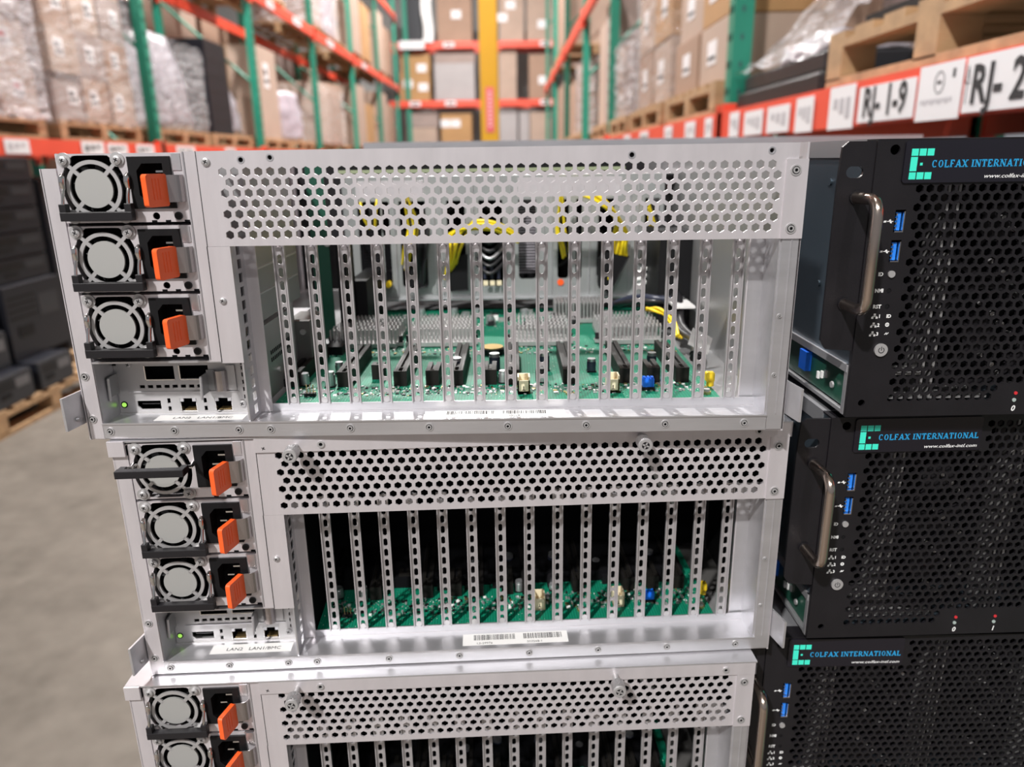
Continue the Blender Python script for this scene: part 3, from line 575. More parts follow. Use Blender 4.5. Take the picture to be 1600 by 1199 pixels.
def open_interior(root):
    # power supply cage cheek and boxes on the left
    b = MB(); b.box(-20, 2.6, 26, 121, -93, 9, 'steelin')
    b.box(2.6, 3.2, 30, 119, -60, -58.8, 'steel2'); b.box(2.6, 3.2, 30, 118, -76, -75, 'steel2')
    b.build('supply_cage', root)
    b = MB()
    b.box(-3, 2.6, 25, 100, -146, -96.5, 'steelin')
    for i in range(14):
        for j in range(2): b.box(2.6, 2.75, 40 + i * 3.6, 42 + i * 3.6, -118 - j * 5, -115.2 - j * 5, 'void')
    b.cyl((2.6, 52, -131), (4.4, 52, -131), 1.8, 'satin', 12)
    b.build('side_bracket', root)
    b = MB(); b.box(-4, 13, 101, 140, -140, -108, 'cagegrey'); b.cyl((8, 101.2, -116), (8, 99.5, -116), 2.2, 'satin', 14); b.box(2.8, 14, 60, 100, -146.5, -141, 'darkgrey'); b.build('drive_bracket', root)
    b = MB(); b.box(-8, 7, 205, 206.6, -146, 4, 'pcbplain'); b.cyl((6, 204.8, -62), (6, 203, -62), 2.6, 'satin', 14)
    b.box(10, 24, 150, 206, -146.8, -140, 'black'); b.build('riser_board', root)['label'] = 'upright green circuit board'
    b = MB(); b.box(12, 20, 206, 240, -146, -62, 'black'); b.box(14, 30, 240, 330, -146.9, -100, 'black'); b.build('black_duct', root)
    # grey wall of the fan bay with windows, built as a plate with rounded openings
    wins = [(8.2, 31.5, -118, -34), (33, 40, -118, -34), (50.2, 76.9, -121, -34), (98.2, 116.8, -126, -34), (130.8, 154.8, -121, -34), (170.8, 188.8, -114, -34), (210.8, 222.2, -114, -34), (229.5, 235.5, -114, -34), (252.2, 268, -122, -34), (299, 313.5, -114, -34)]
    b = MB(); holes = []
    for x0, x1, z0, z1 in wins:
        r = min(3.0, (x1 - x0) * .3)
        holes.append([(x0, z1), (x1, z1)] + [(x1 - r + r * math.cos(a), z0 + r + r * math.sin(a)) for a in (0, -PI / 4, -PI / 2)] + [(x0 + r + r * math.cos(a), z0 + r + r * math.sin(a)) for a in (-PI / 2, -3 * PI / 4, -PI)])
    b.poly(rect(-6, 318, -133, -10), 330, 331.2, 'steelwall', holes); b.box(-6, 318, 322, 331, -134, -132.6, 'steel2')
    for x in (28, 60, 92, 150, 190, 214, 262, 300): b.box(x, x + 3, 317.6, 318.2, -134, -132.8, 'void')
    for x in (44.8, 85, 92.5, 125, 163, 196.5, 204.5, 243, 284, 292): b.box(x, x + .8, 329.0, 330, -130, -20, 'steel2')
    b.box(-20, 330, 331, 420, -10.5, -9.8, 'steel')
    for x0, x1, y, z0, z1 in ((24, 85, 250, -26, -12), (170, 265, 260, -28, -11)): b.box(x0, x1, y, y + 1, z0, z1, 'steel')
    b.build('fan_wall', root)
    b = MB(); b.box(-6, 318, 400, 402, -133, -10, 'void'); b.box(-100, 330, 500, 505, -150, 4, 'darkgrey')
    for k in range(4):
        cx = 40 + k * 80
        b.ring(cx, -72, 33, 36, 352, 356, 'darkgrey'); b.cyl((cx, 372, -72), (cx, 356, -72), 12, 'darkgrey', 20)
    for i in range(26): b.box(171, 189, 345, 346, -110 + i * 3, -108.6 + i * 3, 'wrapgrey')
    for i in range(26): b.box(9, 31, 345, 346, -110 + i * 3, -108.6 + i * 3, 'darkgrey')
    b.build('fan_module', root)
    b = MB(); b.cyl((36, 329, -117), (36, 322, -117), 3.4, 'yplastic', 16); b.build('yellow_knob', root)
    b = MB(); b.cyl((214, 334, -118), (214, 329, -118), 3.4, 'orange', 14); b.build('orange_knob', root)
    # cables
    rnd = random.Random(5)
    def fan(name, top, bot, n, mats, r=1.5, extra=None, bow=6, lab=None):
        ps = []
        for i in range(n):
            t = i / max(n - 1, 1); a0 = Vector(top[0]).lerp(Vector(top[1]), t); c0 = Vector(bot[0]).lerp(Vector(bot[1]), t)
            j = Vector((rnd.uniform(-1, 1), rnd.uniform(-4, 2), 0)); m = a0.lerp(c0, .5) + Vector((rnd.uniform(-1.5, 1.5), -bow, 0))
            p = [c0, m + j, a0 + j]
            if extra: p += [Vector(e) + j + Vector((0, 0, (t - .5) * 8)) for e in extra]
            ps.append([tuple(v) for v in p])
        o = bundle(name, root, ps, mats, r)
        if lab: o['label'] = lab
    fan('cable_bundle', ((101, 316, -66), (120, 314, -64)), ((95, 325, -112), (106, 325, -98)), 9, ['yellow', 'yellow', 'yellow', 'wireblk'], 1.5, [(128, 300, -56), (150, 296, -58), (170, 305, -70)], lab='yellow wires fanning out')
    fan('cable_bundle', ((264, 306, -66), (279, 306, -66)), ((264, 312, -90), (279, 312, -90)), 8, ['yellow'], 1.5, [(264, 296, -48), (250, 292, -34), (232, 290, -25), (212, 292, -22)], 2, 'yellow wires arching over')
    fan('cable_bundle', ((262, 314, -100), (267, 314, -98)), ((256, 318, -124), (259, 318, -124)), 3, ['yellow'], 1.4)
    fan('cable_bundle', ((302, 316, -64), (312, 316, -64)), ((310, 320, -88), (314, 320, -94)), 4, ['yellow', 'yellow', 'yellow', 'wireblk'], 1.4, [(298, 306, -38)])
    fan('cable_bundle', ((208, 316, -62), (216, 316, -62)), ((216, 322, -92), (222, 322, -86)), 4, ['yellow', 'yellow', 'wireblk'], 1.3, [(212, 300, -24)])
    fan('cable_bundle', ((62, 316, -60), (70, 316, -60)), ((52, 322, -96), (56, 324, -104)), 5, ['yellow', 'wireblk', 'beige', 'yellow'], 1.4, [(62, 300, -30)])
    fan('cable_bundle', ((72, 318, -60), (80, 318, -60)), ((62, 326, -116), (72, 326, -120)), 7, ['wireblk', 'wireblk', 'darkgrey'], 2.0)
    fan('cable_bundle', ((14, 322, -34), (30, 322, -30)), ((20, 326, -60), (26, 326, -60)), 3, ['yellow', 'wireblk'], 1.4)
    bundle('cable_bundle', root, [[(128, 326, -68 - i * 7.5), (142, 316, -76 - i * 7.5), (157, 326, -64 - i * 7.5)] for i in range(5)], ['wireblk', 'wireblk', 'capsilver'], 1.8)
    for i, pts in enumerate(([(97, -92), (118, -88), (118, -124), (98, -124)], [(258, -86), (281, -90), (272, -108), (262, -126), (252, -120), (252, -92)], [(60, -100), (76, -96), (76, -120), (60, -122)], [(252, -66), (256, -66), (256, -110), (251, -110)])):
        b = MB(); b.poly(pts[::-1], 308 if i == 1 else 323, 322 if i == 1 else 333, 'black'); b.build('black_connector', root, bevel=1)
    b = MB()
    for i in range(3): b.box(134 + i * 7, 139 + i * 7, 321.5, 322.2, -119, -114, 'cream'); b.cyl((136 + i * 7, 322, -99), (136 + i * 7, 322, -112), 1.6, 'capblue', 10)
    b.build('fan_header', root)
    b = MB()
    for k in range(6): b.cyl((296 - k % 2 * 5, 318, -104 - k * 3.4), (296 - k % 2 * 5 + 5, 314, -103 - k * 3.4), 2.2, 'sticker', 10)
    b.build('white_plugs', root)
    # loose looms at the right
    def loom(paths, mats, r): bundle('cable_bundle', root, [[tuple(Vector(p) + Vector((rnd.uniform(-3, 3), rnd.uniform(-3, 3), rnd.uniform(-2, 2)))) for p in paths] for _ in range(6)], mats, r)
    loom([(318, 330, -70), (318, 300, -100), (316, 240, -122), (308, 190, -136), (312, 150, -140), (306, 118, -144)], ['wireblk', 'wireblk', 'darkgrey'], 3.0)
    loom([(288, 226, -128), (292, 205, -124), (300, 190, -128), (304, 170, -140)], ['yplastic'], 1.2)
    loom([(266, 284, -132), (280, 262, -124), (300, 250, -122), (324, 246, -124)], ['wireblk', 'capblue'], 3.0)
    b = MB(); b.box(308, 326, 210, 246, -124, -122, 'sticker'); b.box(300, 330, 250, 330, -152, -60, 'black'); b.build('cable_cover', root)
    b = MB(); b.box(-9, 9, -.2, .2, -8, 8, 'sticker', Matrix.Rotation(.5, 3, 'Y') @ Matrix.Rotation(-.7, 3, 'X')); b.build('paper_tag', root, (.311, .128, -.134))
    # bar and olive strip added to darken the top row of holes
    b = MB(); b.box(24, 256, 180, 183, -4.4, -1.7, 'olivefill'); b.box(24, 256, 182, 190, -1.7, 4.5, 'black'); b.build('dark_filler_bar', root)

def closed_interior(root):
    b = MB()
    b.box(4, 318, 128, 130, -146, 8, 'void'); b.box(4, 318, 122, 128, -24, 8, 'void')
    for i in range(46):
        x = 60 + i * 4
        if i % 16 > 12: continue
        b.box(x, x + 1.4, 112, 122, -58, -46, 'darkgrey')
    b.box(58, 250, 114, 122, -60, -58.6, 'darkgrey')
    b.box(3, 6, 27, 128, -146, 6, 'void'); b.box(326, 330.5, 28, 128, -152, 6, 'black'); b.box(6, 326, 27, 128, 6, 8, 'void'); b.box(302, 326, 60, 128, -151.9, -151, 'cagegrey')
    b.build('air_shroud', root)['label'] = 'black plastic air shroud'
    b = MB()
    for i in range(9): b.box(92 + i * 22, 104 + i * 22, 70, 76, -147, -141 - (i % 3) * 2, 'black')
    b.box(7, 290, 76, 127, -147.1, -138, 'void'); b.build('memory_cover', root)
    bundle('cable', root, [[(270, 108, -62), (279, 104, -82), (290, 108, -96)]], ['beige'], 2.6)
    # folded cover
    b = MB(); b.box(-105.2, 334.6, -1.3, 700, 12.4, 13.5, 'steel2'); b.box(-14.4, 334.6, -1.3, -0.2, 2.9, 12.4, 'steel')
    b.box(-105.2, -94.8, -2.6, -0.4, 3.4, 13.5, 'steel'); b.box(-105.4, -104.4, -1.3, 700, 3.4, 12.4, 'steel'); b.box(333.6, 334.6, -1.3, 700, 2.9, 12.4, 'steel')
    for x in (27.8, 312.3): b.ring(x, 7.6, 1.2, 2.3, -2.2, -1.2, 'satin', n=16); b.disc(x, 7.6, 1.2, -1.5, -1.2, 'void', 12)
    b.build('top_cover', root)
    for x in (11.8, 233.6):
        b = MB(); b.cyl((0, 0, 0), (0, -8, 0), 2.0, 'satin', 14); b.cyl((0, -7, 0), (0, -8.5, 0), 3.2, 'satin', 24, r1=4.7); b.cyl((0, -8.5, 0), (0, -16.6, 0), 4.7, 'knurl', 28); b.cyl((0, -16.6, 0), (0, -17.4, 0), 4.7, 'satin', 28, r1=4.3)
        b.ring(0, 0, 2.5, 3.9, -17.5, -17.3, 'satin', n=24); b.cyl((0, -17.3, 0), (0, -17.45, 0), 2.5, 'darkgrey', 20)
        for a in (.4, .4 + PI / 2): b.box(-2.2, 2.2, -17.7, -17.3, -.5, .5, 'satin', Matrix.Rotation(a, 3, 'Y'))
        b.build('thumbscrew', root, (x * .001, -.0013, .0066))
def knurl_material():
    m = mat('knurled_nickel', (0.68, 0.67, 0.67), 0.28, 0.9); nt = m.node_tree; b = nt.nodes['Principled BSDF']
    tc = nt.nodes.new('ShaderNodeTexCoord'); v = nt.nodes.new('ShaderNodeTexVoronoi'); v.inputs['Scale'].default_value = 1300; nt.links.new(tc.outputs['Object'], v.inputs['Vector'])
    bp = nt.nodes.new('ShaderNodeBump'); bp.inputs['Strength'].default_value = 0.8; bp.inputs['Distance'].default_value = 0.0005; nt.links.new(v.outputs['Distance'], bp.inputs['Height']); nt.links.new(bp.outputs[0], b.inputs['Normal'])
    return m
M['knurl'] = knurl_material()

# silver stack poses (fitted from the photograph), metres
UH = 0.1756116
SIL = [(-0.163240, 0.441277, math.radians(-0.208)), (-0.150599, 0.444938, math.radians(2.504)), (-0.163690, 0.434523, math.radians(2.2405))]
TOPZ = CAM_Z - 0.0042444
psu_h = psu_proto(False); psu_r = psu_proto(True)
proto = empty('server_chassis')
build_shell(proto); perforated_panel().build('perforated_panel', proto)
sl = ['silver server rear with lit green circuit board, topmost of the silver stack',
      'silver server rear with one black handle swung out, second from the top',
      'silver server rear at the bottom edge of the picture, third in the stack']
for u in range(3):
    x, y, w = SIL[u]; loc = (x, y, TOPZ - u * UH)
    r = proto if u == 0 else copy_tree(proto)
    r.location = loc; r.rotation_euler.z = w
    tag(r, sl[u], 'computer server', 'silver servers stacked with their rears forward')
servers = [o for o in COL.objects if o.parent is None and o.name.startswith('server_chassis')]
for u, r in enumerate(servers):
    for k in range(3):
        p = copy_tree(psu_r if (u == 1 and k == 0) else psu_h, r); p.location = (-.0942, 0, (.0114 - .0404 * k))
    if u == 0: motherboard(r, True)
    else:
        for ch in servers[0].children:
            if ch.name.startswith('motherboard'): copy_tree(ch, r)
for p in (psu_h, psu_r):
    for ch in list(p.children): bpy.data.objects.remove(ch)
    bpy.data.objects.remove(p)
open_interior(servers[0])
closed_interior(servers[1])
for ch in servers[1].children:
    if ch.name.split('.')[0] in ('air_shroud', 'memory_cover', 'cable', 'top_cover', 'thumbscrew'): copy_tree(ch, servers[2])
for u in range(3): barcode_label(servers[u], 84 if u == 0 else 76, 6 if u == 0 else 5, 19 if u == 0 else 18, 113, ((121, 30), (157, 28)))
for u in range(3):
    b = MB(); z = FLOORZ + .05; b.box(-66, -9, 7.5, 17.5, z, z + .15, 'sticker'); b.text('LAN2   LAN1/BMC', -55, z + .2, 4.6, 10.3, 'ink', plane='xy', width=38, extr=.03); b.build('port_label', servers[u])
# the rest of the stack down to the pallet (below the picture)
b = MB(); b.box(-104, 333, 0, 700, -161.6, 13.5, 'steel'); b.box(-95, -22, -1, 0, -111, 11, 'darkgrey'); b.box(-14, 328, -1, 0, -41, 11, 'darkgrey'); b.box(2, 320, -1, 0, -147, -43, 'black')
low = b.build('server_case', None, (SIL[0][0], .44, TOPZ - 3 * UH))
for k in range(4):
    o = low if k == 0 else low.copy()
    if k: COL.objects.link(o); o.location.z = TOPZ - (3 + k) * UH
    tag(o, 'silver server case low in the stack, under the three servers with orange tabs', 'computer server', 'lower silver server cases')

# ------------------------------------------------------------------ black servers
GL = {'C': [('arc', .5, .5, .5, 50, 310)], 'O': [('arc', .5, .5, .5, 0, 360)], 'L': [('v', .22, 0, 1), ('h', .05, .9, 0), ('s', .22, 1), ('t', .9, 0, .25)], 'F': [('v', .22, 0, 1), ('h', .05, .85, .95), ('h', .2, .72, .5), ('s', .22, 0), ('t', .85, .75, 1)],
      'A': [('d', .12, 0, .5, 1, 0), ('d', .88, 0, .5, 1, 1), ('h', .25, .75, .32), ('s', .1, 0), ('s', .9, 0)], 'X': [('d', .15, 1, .85, 0, 1), ('d', .15, 0, .85, 1, 0), ('s', .15, 0), ('s', .85, 0), ('s', .15, 1), ('s', .85, 1)],
      'I': [('v', .5, 0, 1), ('s', .5, 0), ('s', .5, 1)], 'N': [('v', .15, 0, 1, .5), ('v', .85, 0, 1, .5), ('d', .15, 1, .85, 0, 1), ('s', .15, 0), ('s', .15, 1), ('s', .85, 1)], 'T': [('v', .5, 0, 1), ('h', .05, .95, .95), ('s', .5, 0), ('t', .08, .72, 1), ('t', .92, .72, 1)],
      'E': [('v', .22, 0, 1), ('h', .05, .85, .95), ('h', .2, .65, .5), ('h', .05, .9, 0), ('t', .85, .75, 1), ('t', .9, 0, .25)], 'R': [('v', .2, 0, 1), ('h', .1, .6, .95), ('h', .2, .6, .5), ('arc2', .58, .75, .25), ('d', .5, .5, .9, 0, 1), ('s', .2, 0), ('s', .92, 0)]}
WD = {'I': .42, 'L': .75, 'F': .72, 'E': .78, 'T': .8, 'C': .85, 'N': .95}
def serif_text(b, s, x, z, h, width, y, m):
    tot = sum(.45 if c == ' ' else WD.get(c, .9) + .14 for c in s); k = width / tot; cx = x
    def bar(x0, z0, x1, z1, t):
        L = math.hypot(x1 - x0, z1 - z0)
        if L < 1e-6: return
        dx, dz = (x1 - x0) / L, (z1 - z0) / L; nx, nz = -dz * t / 2, dx * t / 2
        P = [(x0 + nx, z0 + nz), (x0 - nx, z0 - nz), (x1 - nx, z1 - nz), (x1 + nx, z1 + nz)]
        b.add([(p[0], y, p[1]) for p in P] + [(p[0], y + .1, p[1]) for p in P], [(0, 1, 2, 3), (0, 3, 7, 4), (1, 5, 6, 2), (0, 4, 5, 1), (2, 6, 7, 3)], m)
    T, t = h * .19, h * .10
    for c in s:
        if c == ' ': cx += .45 * k; continue
        w = WD.get(c, .9) * k
        X = lambda u: cx + u * w
        Z = lambda v: z + v * h
        for g in GL[c]:
            if g[0] == 'v': bar(X(g[1]), Z(g[2]), X(g[1]), Z(g[3]), T * (g[4] if len(g) > 4 else 1))
            elif g[0] == 'h': zz = Z(g[3]) + (t / 2 if g[3] < .1 else 0); bar(X(g[1]), zz, X(g[2]), zz, t * 1.5)
            elif g[0] == 's': zz = Z(g[2]) + (t / 2 if g[2] == 0 else -t / 2); bar(X(g[1]) - T * .95, zz, X(g[1]) + T * .95, zz, t)
            elif g[0] == 't': bar(X(g[1]), Z(g[2]), X(g[1]), Z(g[3]), t)
            elif g[0] == 'd': bar(X(g[1]), Z(g[2]), X(g[3]), Z(g[4]), T * 1.05 if g[5] else t * 1.1)
            else:
                if g[0] == 'arc': ox, oz, rx, rz, a0, a1 = X(.5), Z(.5), w * .42, h * .5, g[4], g[5]
                else: ox, oz, rx, rz, a0, a1 = X(.55), Z(.73), w * .3, h * .24, -90, 90
                n = 16; prev = None
                for i in range(n + 1):
                    a = math.radians(a0 + (a1 - a0) * i / n); ca, sa = math.cos(a), math.sin(a)
                    th = t + (T * .9 - t) * abs(ca); cur = ((ox + rx * ca, oz + rz * sa), (ox + (rx - th) * ca, oz + (rz - max(t, th * .6)) * sa))
                    if prev: b.add([(p[0], y, p[1]) for p in (prev[0], cur[0], cur[1], prev[1])] + [(p[0], y + .1, p[1]) for p in (prev[0], cur[0], cur[1], prev[1])], [(0, 3, 2, 1), (0, 1, 5, 4), (2, 3, 7, 6)], m)
                    prev = cur
                if c == 'C': bar(X(.78), Z(.72), X(.78), Z(.98), t); bar(X(.78), Z(.02), X(.78), Z(.2), t)
        cx += w + .14 * k

def black_proto():
    r = empty('black_server_case')
    b = MB(); px, pz, R = 6.24, 5.41, 2.58; y0, y1 = 0, 1.6; XR = 423
    z0row = -22.6
    A = [(z0row - pz * k, 8.3 + (px / 2 if k % 2 else 0), 66) for k in range(23)]
    hexgrid(b, A, px, pz, R, 4, XR, y0, y1, 'blackpaint')
    Bq = [(z0row - pz * k, 8.3 + (px / 2 if k % 2 else 0), 11) for k in (23, 24)]
    hexgrid(b, Bq, px, pz, R, 4, 80, y0, y1, 'blackpaint')
    C = [(z0row + pz * k, 89 + (px / 2 if k % 2 else 0), 53) for k in range(1, 5)]
    hexgrid(b, C, px, pz, R, 84, XR, y0, y1, 'blackpaint')
    zt = z0row + pz / 2; zc = z0row + pz * 4.5; za = z0row - pz * 22.5; zd = z0row - pz * 24.5
    b.box(4, 84, y0, y1, zt, 5.7, 'blackpaint'); b.box(84, XR, y0, y1, zc, 5.7, 'blackpaint')
    b.box(80, XR, y0, y1, zd, za, 'blackpaint'); b.box(4, XR, y0, y1, -164.8, zd, 'blackpaint')
    b.poly(rect(-19.7, 4, -164.8, 5.7), y0, y1, 'blackpaint', [circ(-9.2, -.4, 2.9, 20), circ(-10.2, -155.3, 2.2, 18), rect(-4.3, 1.9, -47.8, -34.6), rect(-4.5, 1.6, -65.6, -52.4), circ(-2.1, -83.1, 1.5), circ(-1.9, -92.9, 1.5)])
    # folded returns
    b.box(-19.7, XR, y1, 14, 4.9, 5.7, 'blackpaint'); b.box(-19.7, XR, y1, 14, -164.8, -164, 'blackpaint'); b.box(-19.7, -18.7, y1, 4, -164, 4.9, 'blackpaint')
    fp = b.build('front_panel', r)
    b = MB()
    pts = [(-20.0, 4.6), (-36, 4.6), (-39.6, 1.5), (-40.6, -20), (-40.6, -114), (-37, -119.5), (-20.0, -121)]
    b.poly(pts[::-1], 1.0, 3.0, 'blackpaint', [[(-31 + (1.8 if math.cos(a) > 0 else -1.8) + 3.3 * math.cos(a), -12.7 + 3.3 * math.sin(a)) for a in [2 * PI * (k + .5) / 20 for k in range(20)]]])
    b.build('rack_ear', r); b = MB(); b.box(XR, XR + 20, 1, 3, -121, 4.6, 'blackpaint'); b.build('rack_ear', r)
    b = MB(); zc1, zc2, yo, rr = -27.2, -91.0, -27.5, 9.0; P = [(-28.6, 1, zc1), (-28.6, yo + rr, zc1)]
    for k in range(1, 6): a = PI / 2 * k / 5; P.append((-28.6, yo + rr - rr * math.sin(a), zc1 - rr + rr * math.cos(a)))
    for k in range(0, 6): a = PI / 2 * k / 5; P.append((-28.6, yo + rr - rr * math.cos(a), zc2 + rr - rr * math.sin(a)))
    P += [(-28.6, 1, zc2)]
    b.tube(P, 3.3, 'nickelhandle', 20)
    for z in (zc1, zc2): b.cyl((-28.6, 1, z), (-28.6, -.4, z), 4.0, 'blackpaint', 22)
    h = b.build('carry_handle', r); h['label'] = 'bent nickel carry handle'
    # chassis
    b = MB(); D = 680; xl = -19.0
    b.box(xl, xl + 1.2, 3, D, -131, 5.6, 'blueblack'); b.box(XR - 2, XR - 1, 3, D, -164, 5.6, 'blueblack'); b.box(xl, XR - 1, 3, D, -164.4, -163.4, 'blueblack'); b.box(xl, XR - 1, D - 1, D, -163, 5, 'blueblack')
    b.box(xl - .8, XR - 1, 14, D, 5.0, 6.0, 'lidgrey'); b.box(xl - .8, xl, 14, D, -4.6, 5.0, 'lidgrey')
    b.box(xl - 1.5, xl + 6, 4, D, -136, -131, 'steel2'); b.box(xl - 1.0, xl + 6, 4, D, -169 + 5.2, -161.5, 'steel2'); b.box(xl - 1.2, xl + 2, 3.2, 7, -164, -131, 'steel2')
    b.box(xl + 3, xl + 4, 6, D, -162, -136, 'darkgrey')
    for y, z in ((60, -20), (62, -88), (24, -150)): b.cyl((xl, y, z), (xl - 1.2, y, z), 2.2, 'blueblack' if z > -100 else 'satin', 14)
    b.build('chassis_body', r)
    b = MB(); b.box(xl + 1.2, xl + 2.2, 8, 110, -160, -137.5, 'pcbplain'); b.build('side_circuit_board', r)
    b = MB(); b.box(xl - 3, xl + 2.4, 64, 76, -152, -138, 'blue'); b.build('blue_plug', r)
    for y, z, t in ((42, -151, 'sticker'), (36, -149, 'capsilver'), (48, -153, 'sticker')): 
        b = MB(); b.box(xl, xl + 2.4, y, y + 2.5, z, z + 5, t); b.build('board_component', r)
    # parts behind the mesh
    b = MB(); b.box(xl + 2, XR - 2, 62, 64, -162, 4, 'void')
    for k in range(5):
        x = 42 + k * 84
        for j in range(2):
            b.ring(x + 26, -45 - j * 70, 30, 33.5, 14, 20, 'darkgrey', n=36); b.cyl((x + 26, 24, -45 - j * 70), (x + 26, 15, -45 - j * 70), 11, 'darkgrey', 20)
            for q in range(4): b.box(x + 26 - 1, x + 26 + 31, 15, 16.5, -46 - j * 70, -44 - j * 70, 'darkgrey', Matrix.Rotation(q * PI / 2 + .6, 3, 'Y'), (x + 26, 15.5, -45 - j * 70))
        for xx in (x - 9, x - 2.5): b.box(xx, xx + 1.6, 13, 34, -158, 0, 'alu')
        for q in range(22): b.cyl((x + 20 + (q * 37) % 30, 12, -8 - q * 6.6), (x + 20 + (q * 37) % 30, 8, -8 - q * 6.6), 1.6, 'alu', 8)  # reflective aluminium pegs added to make bright spots behind the mesh
    b.box(4, 80, 15, 40, -158, -156.5, 'alu'); b.box(4, 34, 10, 30, -140, -139, 'alu')
    b.build('fan_bank', r)
    # controls (sub-parts of the front panel)
    for z in (-41.2, -59.0):
        b = MB(); dx = 0 if z > -50 else -.25
        b.box(-4.2 + dx, 1.8 + dx, 9, 10, z - 6.6, z + 6.6, 'void'); b.box(-2.6 + dx, .4 + dx, 2.2, 8, z - 5.6, z + 5.0, 'usb')
        for k in range(4): b.box(-3.2 + dx, -2.5 + dx, .5, 7, z - 4.6 + k * 2.6, z - 3.4 + k * 2.6, 'chrome')
        b.box(1.0 + dx, 1.6 + dx, -.2, 8, z - 6.2, z + 5.6, 'chrome'); b.box(-3.6 + dx, 1.6 + dx, -.2, 8, z - 6.6, z - 5.9, 'chrome'); b.build('usb_port', fp)
    b = MB(); b.cyl((-2.1, 1, -72.8), (-2.1, -1.2, -72.8), 2.1, 'satin', 20); b.build('id_button', fp)
    b = MB()
    for z in (-83.1, -92.9): b.cyl((-2.1, 1.2, z), (-2.1, .3, z), 1.4, 'black', 14)
    b.build('recessed_button', fp)
    b = MB(); b.cyl((-2.6, 1, -120.3), (-2.6, -1.4, -120.3), 4.1, 'satin', 28); b.ring(-2.6, -120.3, 1.5, 1.95, -1.55, -1.4, 'ink', -240, 60, 24); b.box(-2.8, -2.4, -1.56, -1.4, -120.5, -118.0, 'ink'); b.build('power_button', fp)
    # printing on the panel, each mark on its own
    for t, z in (('ID', -73.9), ('NMI', -84.0), ('RST', -93.9)):
        b = MB(); b.text(t, -10.6 if t != 'ID' else -9.8, z, 3.2, -.05, 'white', width=2.9 if t == 'ID' else 5.0, bold=.12); b.build('printed_word', fp)
    for z in (-41.2, -59.0):
        b = MB(); b.text('ss', -10.8, z - .6, 2.0, -.05, 'white', shear=.3, bold=.1); b.box(-8.6, -5.0, -.1, 0, z - .3, z + .1, 'white'); b.box(-7.6, -6.4, -.1, 0, z + .1, z + .9, 'white', Matrix.Rotation(-.6, 3, 'Y')); b.box(-7.0, -5.8, -.1, 0, z - 1.1, z - .3, 'white', Matrix.Rotation(.6, 3, 'Y')); b.build('usb_symbol', fp)
    for i, z in enumerate((-98.7, -104.3, -109.9)):
        b = MB()
        for dx, dz in ((-8.9, .9), (-10.2, -1.1), (-7.6, -1.1)): b.box(dx - .65, dx + .65, -.1, 0, z + dz - .6, z + dz + .6, 'white')
        b.box(-9.1, -8.7, -.1, 0, z - .6, z + .6, 'white'); b.box(-10.2, -7.6, -.1, 0, z - .3, z, 'white'); b.text(str(i + 1), -6.6, z - 1.2, 3.0, -.05, 'white', bold=.08); b.build('network_symbol', fp)
    b = MB(); b.text('ID', -1.6, -99.9, 3.0, -.05, 'white', bold=.1); b.build('printed_word', fp)
    b = MB(); b.ring(-.4, -104.3, .7, 1.3, -.1, 0, 'white', n=14); b.box(-1.7, .9, -.1, 0, -104.5, -104.1, 'white'); b.build('disk_symbol', fp)
    b = MB(); b.box(-1.6, .2, -.1, 0, -110.2, -109.8, 'white', Matrix.Rotation(-.8, 3, 'Y')); b.box(-.4, 1.4, -.1, 0, -110.2, -109.8, 'white', Matrix.Rotation(-.8, 3, 'Y')); b.box(-1, .8, -.1, 0, -110.3, -109.9, 'white'); b.build('activity_symbol', fp)
    for k in range(8): b = MB(); b.text(str(k), 88.3 + 29 * k - 1.3, -162.4, 5.2, -.05, 'white', shear=.15, bold=.1); b.build('drive_number', fp)
    for k in range(8):
        b = MB(); x = 88.3 + 29 * k; b.cyl((x, .5, -150.4), (x, -.5, -150.4), 1.1, 'red', 14); b.cyl((x - .3, .5, -155.0), (x - .3, -.5, -155.0), 1.25, 'ledoff', 14); b.build('drive_light', fp)
    b = MB(); b.rbox(-3.6, 82.4, -1.2, 0, -19.2, 4.6, 'badge', 1.6); y = -1.3
    q = 3.95
    for i in range(3): x = i * 4.6; b.box(x, x + q, y, y + .1, -q, 0, 'teal'); b.box(x, x + q, y, y + .1, -17.2, -17.2 + q, 'teal')
    b.box(0, q, y, y + .1, -12.6, -4.6, 'teal'); b.box(5.7, 7.2, y, y + .1, -9.4, -7.9, 'teal')
    serif_text(b, 'COLFAX INTERNATIONAL', 12.6, -10.6, 4.1, 68.4, y - .02, 'cyan')
    b.text('www.colfax-intl.com', 44.6, -16.9, 3.3, y, 'white', shear=.3, bold=.0, width=35.8)
    b.build('name_badge', fp)
    return r
bp_ = black_proto()
BL = [(0.23393, 0.45214, math.radians(.538)), (0.23196, 0.46594, math.radians(1.329)), (0.20676, 0.47366, math.radians(.222))]
BZ = CAM_Z + .0031
bl = ['black server with COLFAX INTERNATIONAL badge and nickel handle, topmost of the right stack', 'black server with badge and nickel handle, middle one of the right stack', 'black server at the bottom right corner, its handle beside the silver stack']
for u in range(3):
    x, y, w = BL[u]
    r = bp_ if u == 0 else copy_tree(bp_)
    r.location = (x, y, BZ - u * UH); r.rotation_euler.z = w; tag(r, bl[u], 'computer server', 'black servers stacked with their fronts forward')
b = MB(); b.box(-19.7, 423, 0, 680, -164.8, 5.7, 'blackpaint'); b.box(6, 415, -1, 0, -150, -20, 'darkgrey')
b.box(-19.7, 423, 0.5, 680, 5.7, 10.7, 'blackpaint')
lowb = b.build('black_case', None, (BL[2][0], .474, BZ - 3 * UH))
for k in range(4):
    o = lowb if k == 0 else lowb.copy()
    if k: COL.objects.link(o); o.location.z = BZ - (3 + k) * UH
    tag(o, 'black server case low in the right stack, under the three with badges', 'computer server', 'lower black server cases')

